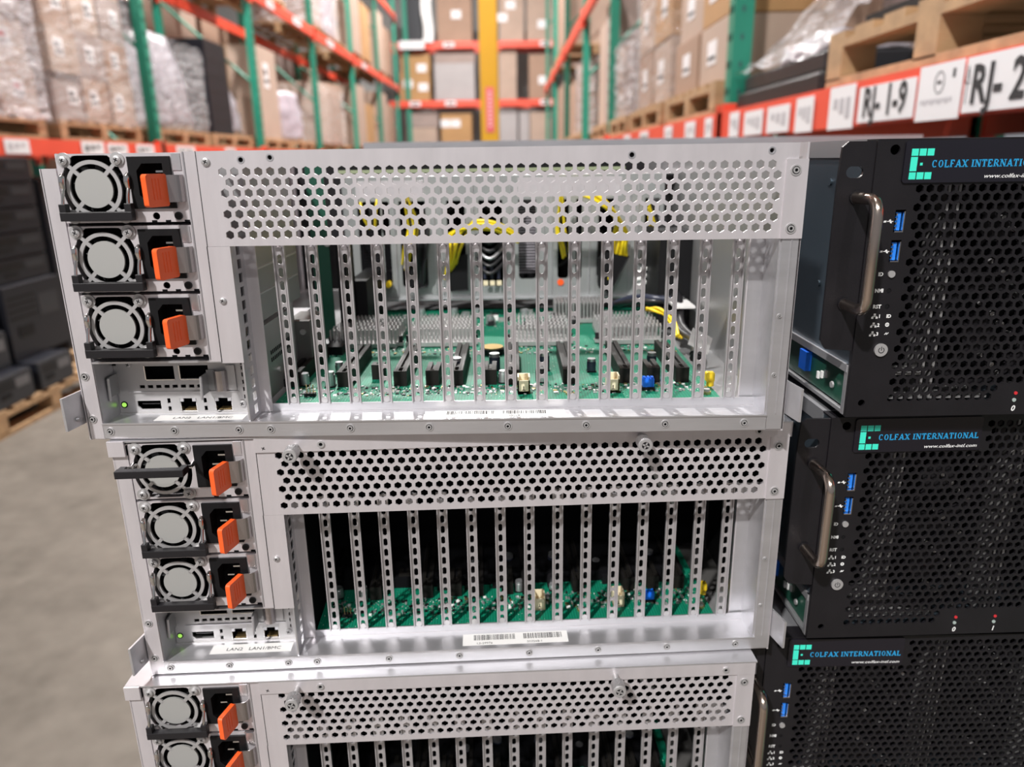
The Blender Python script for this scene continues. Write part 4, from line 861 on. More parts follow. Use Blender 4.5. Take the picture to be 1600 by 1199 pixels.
# ------------------------------------------------------------------ building shell
b = MB(1); b.box(-14, 14, -14, 30, -.1, 0, 'floor'); tag(b.build('floor'), kind='structure')
b = MB(1); b.box(-14, 14, -14, 30, 9.0, 9.1, 'ceil'); tag(b.build('ceiling'), kind='structure')
b = MB(1); b.box(-14, 14, 27, 27.2, 0, 9, 'wallpaint'); tag(b.build('wall_back'), kind='structure')

def pallet(x0, y0, z, w, d, label, group=None, rotz=0, h=.14, name='wooden_pallet'):
    """pallet with its near left corner at x0,y0; w along x, d along y"""
    b = MB(1)
    n = 7; bw = .1
    for i in range(n):
        y = (d - bw) * i / (n - 1); b.box(0, w, y, y + bw, h - .02, h, 'wood')
    for i in range(3):
        x = (w - .09) * i / 2
        for j in range(3): y = (d - .09) * j / 2; b.box(x, x + .09, y, y + .09, .02, h - .04, 'wood')
        b.box(x, x + .09, 0, d, h - .04, h - .02, 'wood'); b.box(x, x + .09, 0, d, 0, .025, 'wood')
    o = b.build(name, None, (x0, y0, z), rotz); tag(o, label, 'pallet', group); return o
NUM = ['bottom', 'second', 'third', 'fourth', 'fifth', 'sixth', 'seventh', 'eighth']
def carton(x0, y0, z, w, d, h, m, label, group, rotz=0, labels=(), tape=True, red=False, name='cardboard_box'):
    b = MB(1); b.box(0, w, 0, d, 0, h, m)
    if tape:
        b.box(-.001, w + .001, d / 2 - .03, d / 2 + .03, -.0005, h + .001, 'tape') if d >= w else b.box(w / 2 - .03, w / 2 + .03, -.001, d + .001, -.0005, h + .001, 'tape')
    o = b.build(name, None, (x0, y0, z), rotz, bevel=.004); tag(o, label, 'box', group)
    if labels:
        q = MB(1)
        for face, u, v, lw, lh in labels:
            if face == 'F': q.box(u, u + lw, -.002, -.0005, v, v + lh, 'paper'); q.box(u + .01, u + lw - .01, -.003, -.002, v + lh * .55, v + lh * .8, 'ink' if not red else 'redprint')
            if face == 'R': q.box(w + .0005, w + .002, u, u + lw, v, v + lh, 'paper'); q.box(w + .002, w + .003, u + .015, u + lw - .015, v + lh * .2, v + lh * .35, 'ink'); q.box(w + .002, w + .003, u + .015, u + lw * .6, v + lh * .5, v + lh * .75, 'ink' if not red else 'redprint')
            if face == 'L': q.box(-.002, -.0005, u, u + lw, v, v + lh, 'paper'); q.box(-.003, -.002, u + .015, u + lw - .015, v + lh * .2, v + lh * .35, 'ink' if not red else 'redprint')
        q.build('shipping_label', o)
    return o
def wrap(x0, x1, y0, y1, z0, z1, label, m='film', seed=1, group=None):
    """crumpled film sleeve round a load"""
    rnd = random.Random(seed); b = MB(1); nx, nz = 12, 24; per = []
    for i in range(nx): per.append((x0 + (x1 - x0) * i / nx, y0))
    for i in range(nx): per.append((x1, y0 + (y1 - y0) * i / nx))
    for i in range(nx): per.append((x1 - (x1 - x0) * i / nx, y1))
    for i in range(nx): per.append((x0, y1 - (y1 - y0) * i / nx))
    cx, cy = (x0 + x1) / 2, (y0 + y1) / 2; N = len(per); vs = []
    for k in range(nz + 1):
        for px_, py_ in per:
            o = rnd.uniform(.004, .028); dx, dy = px_ - cx, py_ - cy; L = math.hypot(dx, dy)
            vs.append((px_ + dx / L * o, py_ + dy / L * o, z0 + (z1 - z0) * k / nz + rnd.uniform(-.012, .012)))
    fs = [(k * N + i, k * N + (i + 1) % N, (k + 1) * N + (i + 1) % N, (k + 1) * N + i) for k in range(nz) for i in range(N)]
    b.add(vs, fs, m, False); o = b.build('stretch_wrap'); tag(o, label, 'plastic wrap', group or 'film sleeves around the loads'); return o

def rack(name, label, X, side, ys, levels, depth, labels):
    """side -1: rack to the left of the aisle, +1: to the right. X = aisle face"""
    r = empty(name, (X, ys[0], 0)); tag(r, label, 'pallet rack')
    H = 6.5
    for y in ys:
        b = MB(1)
        for xo in (0, depth):
            x0, x1 = (X + side * xo, X + side * (xo + .076)); x0, x1 = min(x0, x1), max(x0, x1)
            b.box(x0 - X, x1 - X, y - .038 - ys[0], y + .038 - ys[0], 0.012, H, 'postgreen')
            z = .1
            while z < H and xo == 0:
                xf = (x0 if side > 0 else x1) - X
                for dy in (-.018, .018): b.box(xf - .002, xf + .002, y + dy - .006 - ys[0], y + dy + .006 - ys[0], z, z + .025, 'void')
                if y < 5: 
                    b.box(x0 - X + .03, x0 - X + .04, y - .04 - ys[0], y - .037 - ys[0], z, z + .02, 'postdark')
                z += .10
        b.box(min(0, side * (depth + .07)), max(0, side * (depth + .07)), y - .05 - ys[0], y + .05 - ys[0], 0, .012, 'postgreen')
        z = .3
        while z < H - 1:
            a, c = (side * .07, side * depth); bb = [(a, y - ys[0] - .015, z), (c, y - ys[0] - .015, z + .9)]
            b.tube(bb, .018, 'postgreen', 6); z += 1.0
        b.build('upright_frame', r)
    for lv, (zb, zt) in enumerate(levels):
        for i in range(len(ys) - 1):
            for xo in (0, depth):
                b = MB(1); x0 = side * xo - (.022 if side > 0 else -.022) * 1; x1 = x0 + side * .05; ya, yb = ys[i] + .04 - ys[0], ys[i + 1] - .04 - ys[0]
                b.box(min(x0, x1), max(x0, x1), ya, yb, zb, zt, 'beamred'); 
                for yy in (ya, yb - .012): b.box(min(x0 - side * .004, x1), max(x0 - side * .004, x1), yy, yy + .012, zb - .05, zt + .03, 'beamred')
                o = b.build('beam', r)
                if xo == 0 and (lv, i) in labels:
                    for it in labels[(lv, i)]:
                        q = MB(1); y0_, w_, zlo, zhi, txt, sz = it[:6]; off, tw = it[6:] if len(it) > 6 else (.012, w_ * .82)
                        xf = x0 - side * .003; q.box(min(xf, xf - side * .002), max(xf, xf - side * .002), y0_ - ys[0], y0_ + w_ - ys[0], zlo, zhi, 'paper')
                        if txt:
                            rot = Matrix(((0, 0, -side), (-side, 0, 0), (0, 1, 0)))
                            ylow = (y0_ + w_ - off) if side > 0 else (y0_ + off)
                            q.text(txt, xf - side * .003, zlo + (zhi - zlo) * .17, sz, ylow - ys[0], 'ink', rot=rot, width=tw, extr=.0004, bold=.002)
                        elif txt is not None:
                            xf -= side * .002
                            for k in range(3): hh = (zhi - zlo); q.box(min(xf, xf - side * .001), max(xf, xf - side * .001), y0_ + w_ * (.15 + .25 * k) - ys[0], y0_ + w_ * (.30 + .25 * k) - ys[0], zlo + hh * (.25 + .12 * ((k + i) % 3)), zlo + hh * .72, 'darkgrey' if w_ > .28 else 'cardink')
                        q.build('location_label', o)
    return r

ZB, ZT = 1.43, 1.535
Llab = {(0, 0): [(4.0, .5, ZB + .012, ZT - .006, '', .1), (4.62, .24, ZB + .01, ZT - .01, '', .1), (5.45, .30, ZB + .008, ZT - .004, '', .1), (5.8, .3, ZB + .012, ZT - .012, '', .1), (6.25, .3, ZB + .012, ZT - .012, '', .1)],
        (0, 1): [(7.0, .4, ZB + .01, ZT - .01, '', .1), (8.2, .3, ZB + .01, ZT - .01, '', .1)],
        (1, 1): [(8.2, .3, 3.24, 3.33, '', .1), (9.0, .25, 3.24, 3.33, '', .1)], (1, 2): [(10.2, .3, 3.24, 3.33, '', .1), (11.4, .4, 3.24, 3.33, '', .1)], (1, 3): [(13.4, .5, 3.24, 3.33, '', .1)], (1, 4): [(16.5, .5, 3.24, 3.33, '', .1)]}
rack('pallet_rack', 'green and orange-red pallet rack along the left of the aisle', -3.0, -1, [3.8, 6.75, 9.6, 12.6, 15.7, 18.8, 21.9], [(ZB, ZT), (3.22, 3.345), (5.0, 5.13)], 1.05, Llab)
Rlab = {(0, 0): [(1.29, .200, ZB + .004, ZT - .004, 'RJ- 2', .094, .026, .150), (1.668, .262, ZB + .006, ZT - .018, 'RJ- 1-9', .092, .03, .20), (1.500, .156, ZB - .004, ZT - .003, None, .1), (1.955, .15, ZB - .004, ZT - .004, '', .1), (2.215, .13, ZB - .003, ZT - .012, '', .1), (2.40, .20, ZB + .004, ZT - .02, '', .07), (2.65, .2, ZB + .004, ZT - .02, '', .1), (2.92, .12, ZB + .004, ZT - .012, '', .1)],
        (0, 1): [(3.3, .12, ZB + .004, ZT - .012, '', .1), (3.6, .2, ZB + .004, ZT - .012, '', .1), (4.1, .2, ZB + .004, ZT - .012, '', .1), (4.8, .3, ZB + .004, ZT - .012, '', .1), (5.5, .3, ZB + .004, ZT - .012, '', .1)]}
rr = rack('pallet_rack', 'green and orange-red pallet rack along the right of the aisle', .882, 1, [.15, 3.2, 6.95, 9.4, 12.4, 15.4, 18.4], [(ZB, ZT), (2.86, 2.97), (5.0, 5.13)], 1.05, Rlab)
xf = .8555     # printed marks on the card before RJ- 2
beamR = [o for o in rr.children if o.name.startswith('beam') and any(c.name.startswith('location_label') for c in o.children)][0]
off = (-.882, -.15, 0)
q = MB(1); ring = [(xf - .0006, 1.578 + .017 * math.cos(a), 1.497 + .020 * math.sin(a)) for a in [2 * PI * k / 24 for k in range(25)]]
q.tube(ring, .0010, 'ink', 5); q.box(xf - .001, xf, 1.571, 1.586, 1.494, 1.500, 'ink'); q.build('oval_mark', beamR, off)
q = MB(1); q.box(xf - .001, xf, 1.525, 1.534, 1.502, 1.518, 'ink'); q.build('square_mark', beamR, off)
q = MB(1)
for i in range(9): q.box(xf - .001, xf, 1.528 + i * .013, 1.536 + i * .013, 1.459 - (i % 2) * .003, 1.467, 'cardink')
q.build('printed_line', beamR, off)
q = MB(1); q.tube([(xf - .001, 1.487, 1.487), (xf - .001, 1.481, 1.516), (xf - .001, 1.475, 1.487), (xf - .001, 1.487, 1.487)], .0008, 'ink', 5); q.box(xf - .001, xf, 1.480, 1.482, 1.450, 1.487, 'ink'); q.build('arrow_mark', beamR, off)

# end wall rack (24 m away), facing the camera
r = empty('pallet_rack', (-3.5, 23.5, 0)); tag(r, 'orange-red beamed rack across the far end of the aisle', 'pallet rack')
for x, m in ((-3.0, 'postgreen'), (-.80, 'postdark'), (1.32, 'postdark')):
    b = MB(1); b.box(x + 3.5, x + 3.62, 0, .08, 0, 6.4, m); b.box(x + 3.5, x + 3.62, 1.0, 1.08, 0, 6.4, m); b.tube([(x + 3.56, .08, .5), (x + 3.56, 1.0, 1.6)], .03, m, 6); b.build('upright_frame', r)
for zc in (1.45, 2.99, 4.58):
    for xa, xb in ((-3.5, -.74), (-.74, 1.4)):
        b = MB(1); b.box(xa + 3.5, xb + 3.5, -.06, -.003, zc - .09, zc + .09, 'beamred'); b.box(xa + 3.5, xb + 3.5, 1.0, 1.05, zc - .09, zc + .09, 'beamred'); o = b.build('beam', r)
        for x in ((-2.9, -1.85) if xb < 0 else (-.62, .95)): q = MB(1); q.box(x + 3.5, x + 3.82, -.063, -.061, zc - .06, zc + .07, 'paper'); q.box(x + 3.56, x + 3.76, -.065, -.063, zc - .02, zc + .03, 'ink'); q.build('location_label', o)
def far(u0, u1, v0, v1, m, label, z0=None, Y=23.62, d=.85, name='cardboard_box', cat='box', dots=(), group=None):
    a, c = at(550 + u0 / 4, v0 / 4, Y), at(550 + u1 / 4, v1 / 4, Y); zb = z0 if z0 is not None else c.z
    b = MB(1); b.box(0, c.x - a.x, 0, d, 0, a.z - zb, m)
    o = b.build(name, None, (a.x, Y, zb), bevel=.01); tag(o, label, cat, group)
    for u, v in dots:
        q = MB(1); p = at(550 + u / 4, v / 4, Y); q.box(p.x - a.x - .14, p.x - a.x + .14, -.006, -.001, p.z - zb - .11, p.z - zb + .11, 'paper'); q.build('shipping_label', o)
    return o
S1, S2, S3 = 1.54, 3.08, 4.67
far(335, 540, 700, 800, 'carton4', 'pinkish grey covered box on the far rack, left end of its lower shelf', at(600, 200, 23.55).z + .003, d=.8)
far(340, 535, 800, 870, 'carton2', 'tan box under the covered one at the far rack, lower left', S1, d=.9)
far(553, 752, 712, 880, 'carton3', 'golden brown box with two white labels on the far rack', S1, dots=((585, 772), (648, 772)))
far(920, 1035, 690, 870, 'lightgreytote', 'pale grey box right of the yellow column, far lower shelf', S1)
far(1045, 1108, 690, 800, 'lightgreytote', 'narrow pale box on the far rack between grey and peach ones', S1)
far(1112, 1245, 700, 870, 'carton2', 'peach coloured box at the right end of the far lower shelf', S1)
for i, (v0, v1, dots) in enumerate(((555, 615, ()), (450, 553, ((350, 525), (445, 545))), (340, 448, ((435, 425),)))):
    z0 = S2 if i == 0 else far_top
    o = far(300, 490, v0, v1, 'carton3', 'golden carton on the far rack left of the pale tote, %s of three' % ('bottom', 'middle', 'top')[i], z0, dots=dots)
    far_top = at(600, v0 / 4, 23.55).z + .002
o = far(512, 770, 395, 610, 'lightgreytote', 'large pale grey tote on the far rack, left of the yellow column', S2); zt = at(700, 395 / 4, 23.55).z + .002
far(512, 770, 325, 393, 'carton4', 'mauve lid lying on the large pale grey tote', zt, name='tote_lid', cat='lid')
far(918, 1030, 470, 605, 'carton2', 'wrapped peach box on the far rack right of the column, lower of two', S2); zt = at(790, 470 / 4, 23.55).z + .002
far(918, 1030, 312, 468, 'carton2', 'wrapped peach box on the far rack right of the column, upper of two', zt)
far(1105, 1243, 340, 605, 'carton', 'tan box stack at the right end of the far middle shelf', S2, dots=((1195, 500),))
far(312, 438, -120, 240, 'dellgrey', 'dark grey cabinet at the left end of the far upper shelf', S3, name='grey_cabinet', cat='cabinet')
far(522, 752, -100, 235, 'carton', 'brown box on the far upper shelf, left of the yellow column', S3, dots=((650, 90),))
far(918, 1075, -100, 235, 'carton2', 'film covered box on the far upper shelf, just right of the yellow column', S3, dots=((940, 110), (990, 30)))
far(1090, 1262, -100, 235, 'carton2', 'crumpled wrapped box at the right end of the far upper shelf', S3, dots=((1190, 150),))
a = at(550 + 445 / 4, 265 / 4, 23.35)
b = MB(1); n = 8; vs = []; 
for k in range(9):
    for i in range(6): vs.append((.28 * i / 5 + .03 * math.sin(k), .03 * math.sin(i * 1.7 + k), k * .2))
b.add(vs + [(v[0], v[1] + .012, v[2]) for v in vs], [(k * 6 + i, k * 6 + i + 1, k * 6 + i + 7, k * 6 + i + 6) for k in range(8) for i in range(5)] + [(54 + k * 6 + i + 6, 54 + k * 6 + i + 7, 54 + k * 6 + i + 1, 54 + k * 6 + i) for k in range(8) for i in range(5)], 'sticker', True)
o = b.build('white_film_strip', None, a); tag(o, 'white film strip hanging beside the dark cabinet on the far rack', 'plastic film')
b = MB(1); a = at(624, 77, 23.38); b.box(0, .72, 0, .02, 0, .22, 'paper'); o = b.build('white_placard', None, a); tag(o, 'bright white placard hung on the left end of the far beam', 'placard')

# yellow building column
c = at(765, 160, 9.2)
b = MB(1); b.box(-.105, .105, -.1, .1, 0, 9.0, 'colyellow'); o = b.build('building_column', None, (c.x, 9.3, 0), bevel=.01); tag(o, 'yellow painted steel column standing in the middle of the aisle', 'column')
b = MB(1); b.box(-.045, .05, -.106, -.101, 1.68, 2.17, 'magenta'); 
for i in range(9): b.box(-.015, .022, -.109, -.106, 1.74 + i * .045, 1.765 + i * .045, 'pinkpale')
b.build('placard', o)['label'] = 'red vertical placard'

# grey block standing in for server cases behind the stacks (its top edge shows above the open server)
b = MB(1); zt = at(700, 221, 1.24).z
b.box(0, .88, 0, .6, .0, zt - .012, 'steel'); b.box(-.003, .883, -.003, .603, zt - .012, zt, 'steel2')
for x in (.02, .45): b.box(x, x + .41, -.012, -.001, .05, zt - .03, 'steel')
o = b.build('rear_case_block', None, (at(571, 226, 1.24).x, 1.24, 0)); tag(o, 'light grey metal block, stand-in for server cases behind the open silver server', 'cabinet')

# ------------------------------------------------------------------ loads on the left rack
LX = -3.06
def stack(X, side, y0, cols, cw, z0, layers, hs, mats, where, group, seed, depthn=2, dw=.42, labels=True, red=False):
    rnd = random.Random(seed); out = []
    for c in range(cols):
        z = z0
        for l in range(layers):
            h = hs; m = mats[(c + l * 2 + seed) % len(mats)]; d = cw - .012; w = dw * depthn
            x0 = X - w if side < 0 else X
            jit = rnd.uniform(0, .02)
            lab = []
            if labels: lab = [('R' if side < 0 else 'L', d * .3 + rnd.uniform(-.05, .08), h * .35, d * .32, h * .38)]
            pos = ('nearest column', 'middle column', 'farthest column')[c * 3 // max(cols, 1) if cols > 1 else 0] if cols != 2 else ('near column', 'far column')[c]
            o = carton(x0 - (jit if side < 0 else -jit), y0 + c * cw, z, w, d, h - .004, m, 'brown carton %s, %s layer, %s' % (where, NUM[l], pos), group, labels=lab, red=red)
            z += h; out.append(o)
    return out
PZ = ZT + .14
pallet(-4.12, 4.02, ZT, 1.05, 1.22, 'wooden pallet on the left rack at the picture edge')
pallet(-4.12, 5.40, ZT, 1.05, 1.18, 'wooden pallet on the left rack just before the first green post')
pallet(-4.12, 6.90, ZT, 1.05, 1.15, 'wooden pallet under the bagged grey goods past the first green post')
pallet(-4.12, 8.20, ZT, 1.05, 1.20, 'wooden pallet under the black case on the left rack')
pallet(-4.12, 9.90, ZT, 1.05, 1.15, 'wooden pallet under the tall brown carton on the left rack')
pallet(-4.12, 11.2, ZT, 1.05, 1.15, 'wooden pallet under the grey-mauve box on the left rack')
pallet(-4.12, 12.85, ZT, 1.05, 2.3, 'long wooden pallet past the third left post')
stack(LX - .02, -1, 4.06, 3, .39, PZ, 5, .30, ['carton2', 'carton4', 'carton2'], 'in the film-wrapped stack at the left edge', 'cartons at the left edge', 1, red=True)
wrap(-3.92, LX + .005, 4.03, 5.26, PZ - .02, 3.2, 'shiny film around the carton stack at the left picture edge', 'film2', 3)
stack(LX - .02, -1, 5.44, 3, .375, PZ, 5, .31, ['carton', 'carton2', 'carton4'], 'in the stack before the first green post', 'cartons before the green post', 2)
wrap(-3.92, LX + .005, 5.41, 6.58, PZ - .02, 2.6, 'film around the carton stack just before the first green post', 'film', 5)
def blob(name, x0, x1, y0, y1, z0, z1, m, label, cat, seed, taper=.25, group=None):
    rnd = random.Random(seed); b = MB(1); N, K = 20, 10; vs = []
    for k in range(K + 1):
        t = k / K; s = 1 - taper * t * t
        for i in range(N):
            a = 2 * PI * i / N; c_, s_ = math.cos(a), math.sin(a); p = 5.0
            rr_ = 1 / (abs(c_) ** p + abs(s_) ** p) ** (1 / p); j = 1 + rnd.uniform(-.035, .035)
            vs.append(((x0 + x1) / 2 + (x1 - x0) / 2 * c_ * rr_ * s * j, (y0 + y1) / 2 + (y1 - y0) / 2 * s_ * rr_ * s * j, z0 + (z1 - z0) * t + (rnd.uniform(-.02, .02) if 0 < k < K else 0)))
    fs = [(k * N + i, k * N + (i + 1) % N, (k + 1) * N + (i + 1) % N, (k + 1) * N + i) for k in range(K) for i in range(N)] + [tuple(reversed(range(N))), tuple(range(K * N, K * N + N))]
    b.add(vs, fs, m, True); o = b.build(name); tag(o, label, cat, group); return o
blob('bagged_goods', -3.95, -3.1, 6.95, 7.95, PZ + .002, 2.52, 'wrapgrey', 'grey bagged goods in crinkled film past the first green post', 'bagged goods', 4, .3)
wrap(-4.0, -3.05, 6.92, 8.0, PZ, 2.45, 'crinkled film over the grey bagged goods', 'film', 8)
b = MB(1); b.box(0, .75, 0, .60, 0, .92, 'dellblack')
for i in range(5): b.box(.75, .753, .05, .55, .12 + i * .15, .13 + i * .15, 'darkgrey')
o = b.build('black_case', None, (-3.84, 8.25, PZ), bevel=.03); tag(o, 'tall black case standing on the left rack among wrapped goods', 'case')
blob('bagged_goods', -3.95, -3.15, 8.95, 9.45, PZ + .002, 2.45, 'wrapgrey', 'sloping grey bag right of the black case on the left rack', 'bagged goods', 6, .45)
carton(-3.9, 10.0, PZ, .8, .75, 1.1, 'carton2', 'tall brown carton with a pale blue tag on the left rack', None, labels=[('R', .2, .62, .2, .3)])
blob('bagged_goods', -3.95, -3.12, 11.25, 12.2, PZ + .002, 2.35, 'lilac', 'mauve-grey bagged box before the second near post', 'bagged goods', 9, .12)
carton(-3.98, 12.9, PZ, .92, .72, .95, 'carton2', 'brown carton right after the third left post, near one', None)
carton(-3.98, 13.7, PZ, .92, .85, 1.0, 'carton', 'brown wrapped carton after the third left post, far one', None)
wrap(-4.0, -3.03, 12.88, 14.6, PZ, 2.6, 'film around the two cartons after the third left post', 'film', 12)
# level two of the left rack
P2 = 3.345
pallet(-4.12, 10.3, P2, 1.05, 1.1, 'wooden pallet on the upper left beam under tall cartons')
pallet(-4.12, 12.8, P2, 1.05, 2.6, 'wooden pallet on the upper left beam farther away')
carton(-3.95, 10.35, P2 + .14, .85, .5, 1.2, 'carton4', 'pale tall carton high on the upper left beam, near one', None)
carton(-3.95, 10.9, P2 + .14, .85, .45, 1.3, 'carton2', 'pale tall carton high on the upper left beam, far one', None)
carton(-3.95, 12.9, P2 + .14, .85, .8, 1.3, 'carton', 'brown carton high on the upper left beam past the third post', None)
carton(-3.95, 13.8, P2 + .14, .85, .8, 1.1, 'lilac', 'mauve carton high on the upper left beam past the third post', None)
wrap(-4.0, -3.05, 12.87, 14.65, P2 + .14, 4.6, 'film over the brown and mauve cartons on the upper left beam', 'film2', 14)
for i, (y, m, h, t) in enumerate(((16.0, 'carton2', 1.2, 'tan'), (17.1, 'carton3', .9, 'golden'))):
    pallet(-4.12, y, ZT, 1.05, 1.0, 'distant left pallet under the %s carton' % t)
    carton(-3.95, y + .03, PZ, .9, .9, h, m, 'distant %s carton on the left rack near its far end' % t, None)
    pallet(-4.12, y, P2, 1.05, 1.0, 'distant upper left pallet above the %s carton' % t)
    carton(-3.95, y + .03, P2 + .14, .9, .9, h + .2, m, 'distant %s carton on the upper left beam' % t, None)
for i in range(6):
    for j in range(2):
        m = ('carton', 'carton4', 'carton2')[(i + j) % 3]
        carton(-5.75, 6.9 + i * 2.5, .001 + j * 1.72, 1.3, 2.3, 1.71, m, 'huge %s load behind the left rack, %s layer, %s from the front' % (('brown', 'mauve-brown', 'pale')[(i + j) % 3], NUM[j], ('first', 'second', 'third', 'fourth', 'fifth', 'sixth')[i]), 'large loads behind the left rack')
b = MB(1); b.box(0, .55, 0, .75, 0, .28, 'dellblack'); o = b.build('black_case', None, (-4.0, 7.05, 2.53), bevel=.02); tag(o, 'flat black box filling the dark gap above the grey bagged goods', 'case')  # black box added for the dark void over the bagged goods
for i, (y, h, m, t) in enumerate(((18.95, 1.3, 'carton2', 'pale'), (20.2, 1.1, 'carton', 'brown'))):
    pallet(-4.12, y, ZT, 1.05, 1.1, 'farthest left pallet under the %s carton' % t)
    carton(-3.95, y + .03, PZ, .9, 1.0, h, m, 'farthest %s carton on the lower left beam' % t, None)
    pallet(-4.12, y, 3.345, 1.05, 1.1, 'farthest upper left pallet above the %s carton' % t)
    carton(-3.95, y + .03, 3.486, .9, 1.0, h, m, 'farthest %s carton on the upper left beam' % t, None)
# computers on a floor pallet at the left
pallet(-3.86, 3.62, 0, 1.2, 1.06, 'wooden pallet on the floor at the left, under the black computers')
def pc(x, y, z, w, d, h, label, m='dellblack', front='dellgrey', cat='computer'):
    b = MB(1); b.box(0, w, 0, d, 0, h, m); o = b.build('desktop_computer', None, (x, y, z), bevel=.006); tag(o, label, cat, 'discarded computers on the floor pallet')
    q = MB(1); q.box(w, w + .012, .005, d - .005, .005, h - .005, front)
    if d > .25: q.box(w + .012, w + .014, d * .55, d * .9, h * .5, h * .8, 'bezel' if h > .14 and h < .25 else 'dellgrey'); q.box(w + .012, w + .015, d * .15, d * .4, h * .3, h * .45, 'black')
    for i in range(4): q.box(w + .012, w + .014, .03, d * .5, h * (.55 + i * .09), h * (.58 + i * .09), 'black')
    q.build('front_bezel', o); return o
pz = .141
pc(-3.10, 3.66, pz, .42, .33, .165, 'black desktop computer with grey front, nearest on the floor pallet')
pc(-3.10, 4.05, pz, .42, .33, .165, 'black desktop computer with grey front, behind the nearest one on the pallet')
pc(-3.20, 3.66, pz + .167, .42, .33, .20, 'grey-fronted computer resting on the nearest one')
pc(-3.26, 4.05, pz + .167, .46, .55, .42, 'large black case on top of the rear computer of the pallet', front='dellblack')
pc(-3.34, 3.68, pz + .369, .50, .36, .33, 'big black box in the middle of the near computer stack', front='dellblack')
z = pz + .369 + .332
for i in range(4):
    pc(-3.36 + .02 * (i % 2), 3.70, z, .50, .36, .115, 'flat black computer in the near stack, %s from the top' % ('fourth', 'third', 'second', 'first')[i], front='dellblack' if i % 2 else 'dellgrey'); z += .118
z = pz + .169 + .42
for i in range(5):
    pc(-3.34, 4.09, z, .50, .5, .135, 'flat black computer in the rear stack, %s from the top' % ('fifth', 'fourth', 'third', 'second', 'first')[i], front='dellblack'); z += .138
pallet(-4.1, 4.95, 0, 1.1, 1.2, 'floor pallet in the shade behind the computers')
b = MB(1); b.box(0, 1.0, 0, 1.1, 0, 1.15, 'dellblack'); o = b.build('equipment_crate', None, (-4.05, 5.0, .141), bevel=.02); tag(o, 'dark crate in the shade behind the computer pallet', 'crate')

# ------------------------------------------------------------------ loads on the right rack
RX = .93
pallet(.885, 1.20, ZT, 1.05, 1.02, 'wooden pallet right above the RJ labels on the right rack')
b = MB(1); b.box(.012, .9, .05, .92, 0, .035, 'black'); o = b.build('black_sheet', None, (.93, 1.22, PZ)); tag(o, 'black sheet lying on the pallet above the RJ labels', 'sheet')
blob('wrapped_sack', .97, 1.75, 1.35, 2.15, PZ + .036, 2.2, 'sack', 'pale wrapped sack on the black sheet above the RJ labels', 'sack', 21, .1)
b = MB(1); b.box(0, .95, 0, .82, 0, .06, 'darkgrey'); b.box(.02, .93, .02, .80, .06, .12, 'dellgrey'); o = b.build('equipment_tray', None, (.90, 2.30, ZT + .001), bevel=.01); tag(o, 'dark equipment tray in film on the right rack, before the green post', 'tray')
blob('bagged_goods', .92, 1.2, 2.32, 2.8, ZT + .122, 1.72, 'wrapgrey', 'low grey mound in film on the dark tray', 'bagged goods', 23, .4)
carton(1.24, 2.32, ZT + .122, .62, .38, .62, 'carton4', 'brown carton behind the draped film on the right rack, near one', None)
carton(1.24, 2.72, ZT + .122, .62, .38, .55, 'carton', 'brown carton behind the draped film on the right rack, far one', None)
b = MB(1); vs = []; NX, NY = 12, 10; rnd = random.Random(31)      # film draped from the carton top over the tray
for i in range(NX + 1):
    for j in range(NY + 1):
        t = i / NX; vs.append((.885 + .37 * t, 2.28 + .86 * j / NY, ZT + .13 + .50 * t ** 1.3 * (1 - .3 * j / NY) + rnd.uniform(-.02, .02)))
b.add(vs, [(i * (NY + 1) + j, i * (NY + 1) + j + 1, (i + 1) * (NY + 1) + j + 1, (i + 1) * (NY + 1) + j) for i in range(NX) for j in range(NY)], 'film2', True)
o = b.build('draped_film'); tag(o, 'loose film sloping down over the dark tray on the right rack', 'plastic wrap')
pallet(.885, 3.40, ZT, 1.05, 1.05, 'wooden pallet on the right rack just past its near green post')
pallet(.885, 4.60, ZT, 1.05, 1.15, 'wooden pallet on the right rack, second past the near green post')
pallet(.885, 5.90, ZT, 1.05, .95, 'wooden pallet on the right rack before its second green post')
stack(RX, 1, 3.44, 2, .5, PZ, 3, .27, ['carton', 'carton3', 'carton2'], 'just past the near right post', 'cartons past the right post', 5, labels=True)
stack(RX, 1, 4.64, 2, .53, PZ, 3, .36, ['carton2', 'carton', 'carton3'], 'in the second stack past the right post', 'cartons of the second right stack', 6)
wrap(RX - .005, 1.8, 4.62, 5.72, PZ, 2.8, 'film around the second carton stack on the right rack', 'film', 17)
stack(RX, 1, 5.94, 2, .42, PZ, 2, .27, ['carton2', 'carton4'], 'in the low stack before the second right post', 'cartons of the low right stack', 7)
wrap(RX - .005, 1.8, 5.92, 6.8, PZ, 2.26, 'film around the low carton stack before the second right post', 'film2', 19)
pallet(.885, 7.2, ZT, 1.05, 1.1, 'wooden pallet past the second right post')
pallet(.885, 9.7, ZT, 1.05, 1.2, 'wooden pallet past the third right post')
pallet(.885, 11.2, ZT, 1.05, 1.0, 'wooden pallet far along the right rack')
carton(.95, 7.25, PZ, .85, .5, 1.05, 'carton4', 'tall carton past the second right post, near one', None)
carton(.95, 7.78, PZ, .85, .48, .95, 'carton2', 'tall carton past the second right post, far one', None)
carton(.95, 9.75, PZ, .85, 1.1, .85, 'carton2', 'wrapped carton past the third right post', None)
wrap(.945, 1.82, 9.72, 10.9, PZ, 2.55, 'film around the carton past the third right post', 'film2', 25)
carton(.95, 11.25, PZ, .85, .9, .75, 'carton', 'carton far along the right rack, beyond the wrapped one', None)
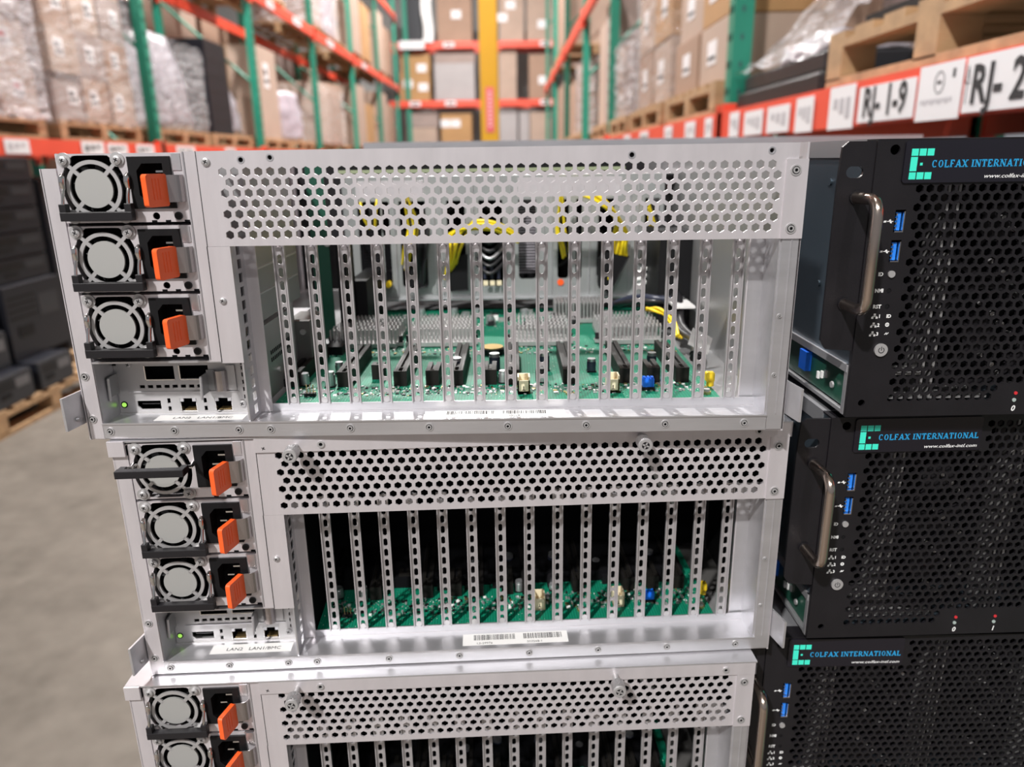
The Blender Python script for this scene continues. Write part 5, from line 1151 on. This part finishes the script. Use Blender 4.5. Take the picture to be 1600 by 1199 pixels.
for i, (y, m, t) in enumerate(((12.8, 'carton2', 'pale'), (14.1, 'carton', 'brown'), (15.8, 'carton4', 'mauve-brown'))):
    pallet(.885, y, ZT, 1.05, 1.0, 'distant right pallet under the %s carton' % t)
    carton(.95, y + .03, PZ, .85, .9, .95, m, 'distant %s carton low on the right rack' % t, None)
    pallet(.885, y, 2.97, 1.05, 1.0, 'distant upper right pallet above the %s carton' % t)
    carton(.95, y + .03, 3.11, .85, .9, 1.2, m, 'distant %s carton on the upper right beam' % t, None)
pallet(.9, 2.4, 0, 1.0, 1.1, 'floor pallet in the shade under the RJ beam')
b = MB(1); b.box(0, .9, 0, 1.05, 0, 1.22, 'maroon'); o = b.build('equipment_crate', None, (.98, 2.42, .141), bevel=.02); tag(o, 'dark maroon crate in the shade under the right beam', 'crate')
# pallets carrying the two server stacks
pallet(-.30, .40, 0, .48, .76, 'wooden pallet under the silver server stack', h=TOPZ - 6 * UH - .1616)
pallet(.17, .43, 0, .48, .76, 'wooden pallet under the black server stack', h=BZ - 6 * UH - .1649)

# ------------------------------------------------------------------ high bay lamps
def lamp(x, y, w, label):
    r = empty('high_bay_light', (x, y, 7.9)); tag(r, label, 'ceiling light', 'high bay lamps under the ceiling')
    b = MB(1); b.cyl((0, 0, 0), (0, 0, .25), .24, 'lampbody', 24, r1=.10); b.cyl((0, 0, .25), (0, 0, 1.1), .012, 'lampbody', 8); b.build('housing', r)
    b = MB(1); b.cyl((0, 0, -.02), (0, 0, 0), .22, 'lamp', 24); b.build('lens', r)
    l = bpy.data.lights.new('lamp_light', 'AREA'); l.shape = 'DISK'; l.size = .42; l.energy = w; l.color = (1.0, .975, .95)
    lo = bpy.data.objects.new('lamp_light', l); COL.objects.link(lo); lo.parent = r; lo.location = (0, 0, -.03)
lamp(-3.4, -5.4, KEY_W * 2.1, 'round high bay lamp behind and left of the camera')
lamp(.9, -6.2, KEY_W * .3, 'round high bay lamp behind and right of the camera')
lamp(-1.1, .9, KEY_W * .15, 'round high bay lamp above the server stacks')
lamp(-1.1, 6.4, KEY_W * 1.3, 'round high bay lamp above the aisle, before the yellow column')
lamp(-1.1, 12.4, KEY_W * 1.3, 'round high bay lamp above the aisle, past the yellow column')
lamp(-1.1, 18.6, KEY_W * 1.2, 'round high bay lamp above the far end of the aisle')
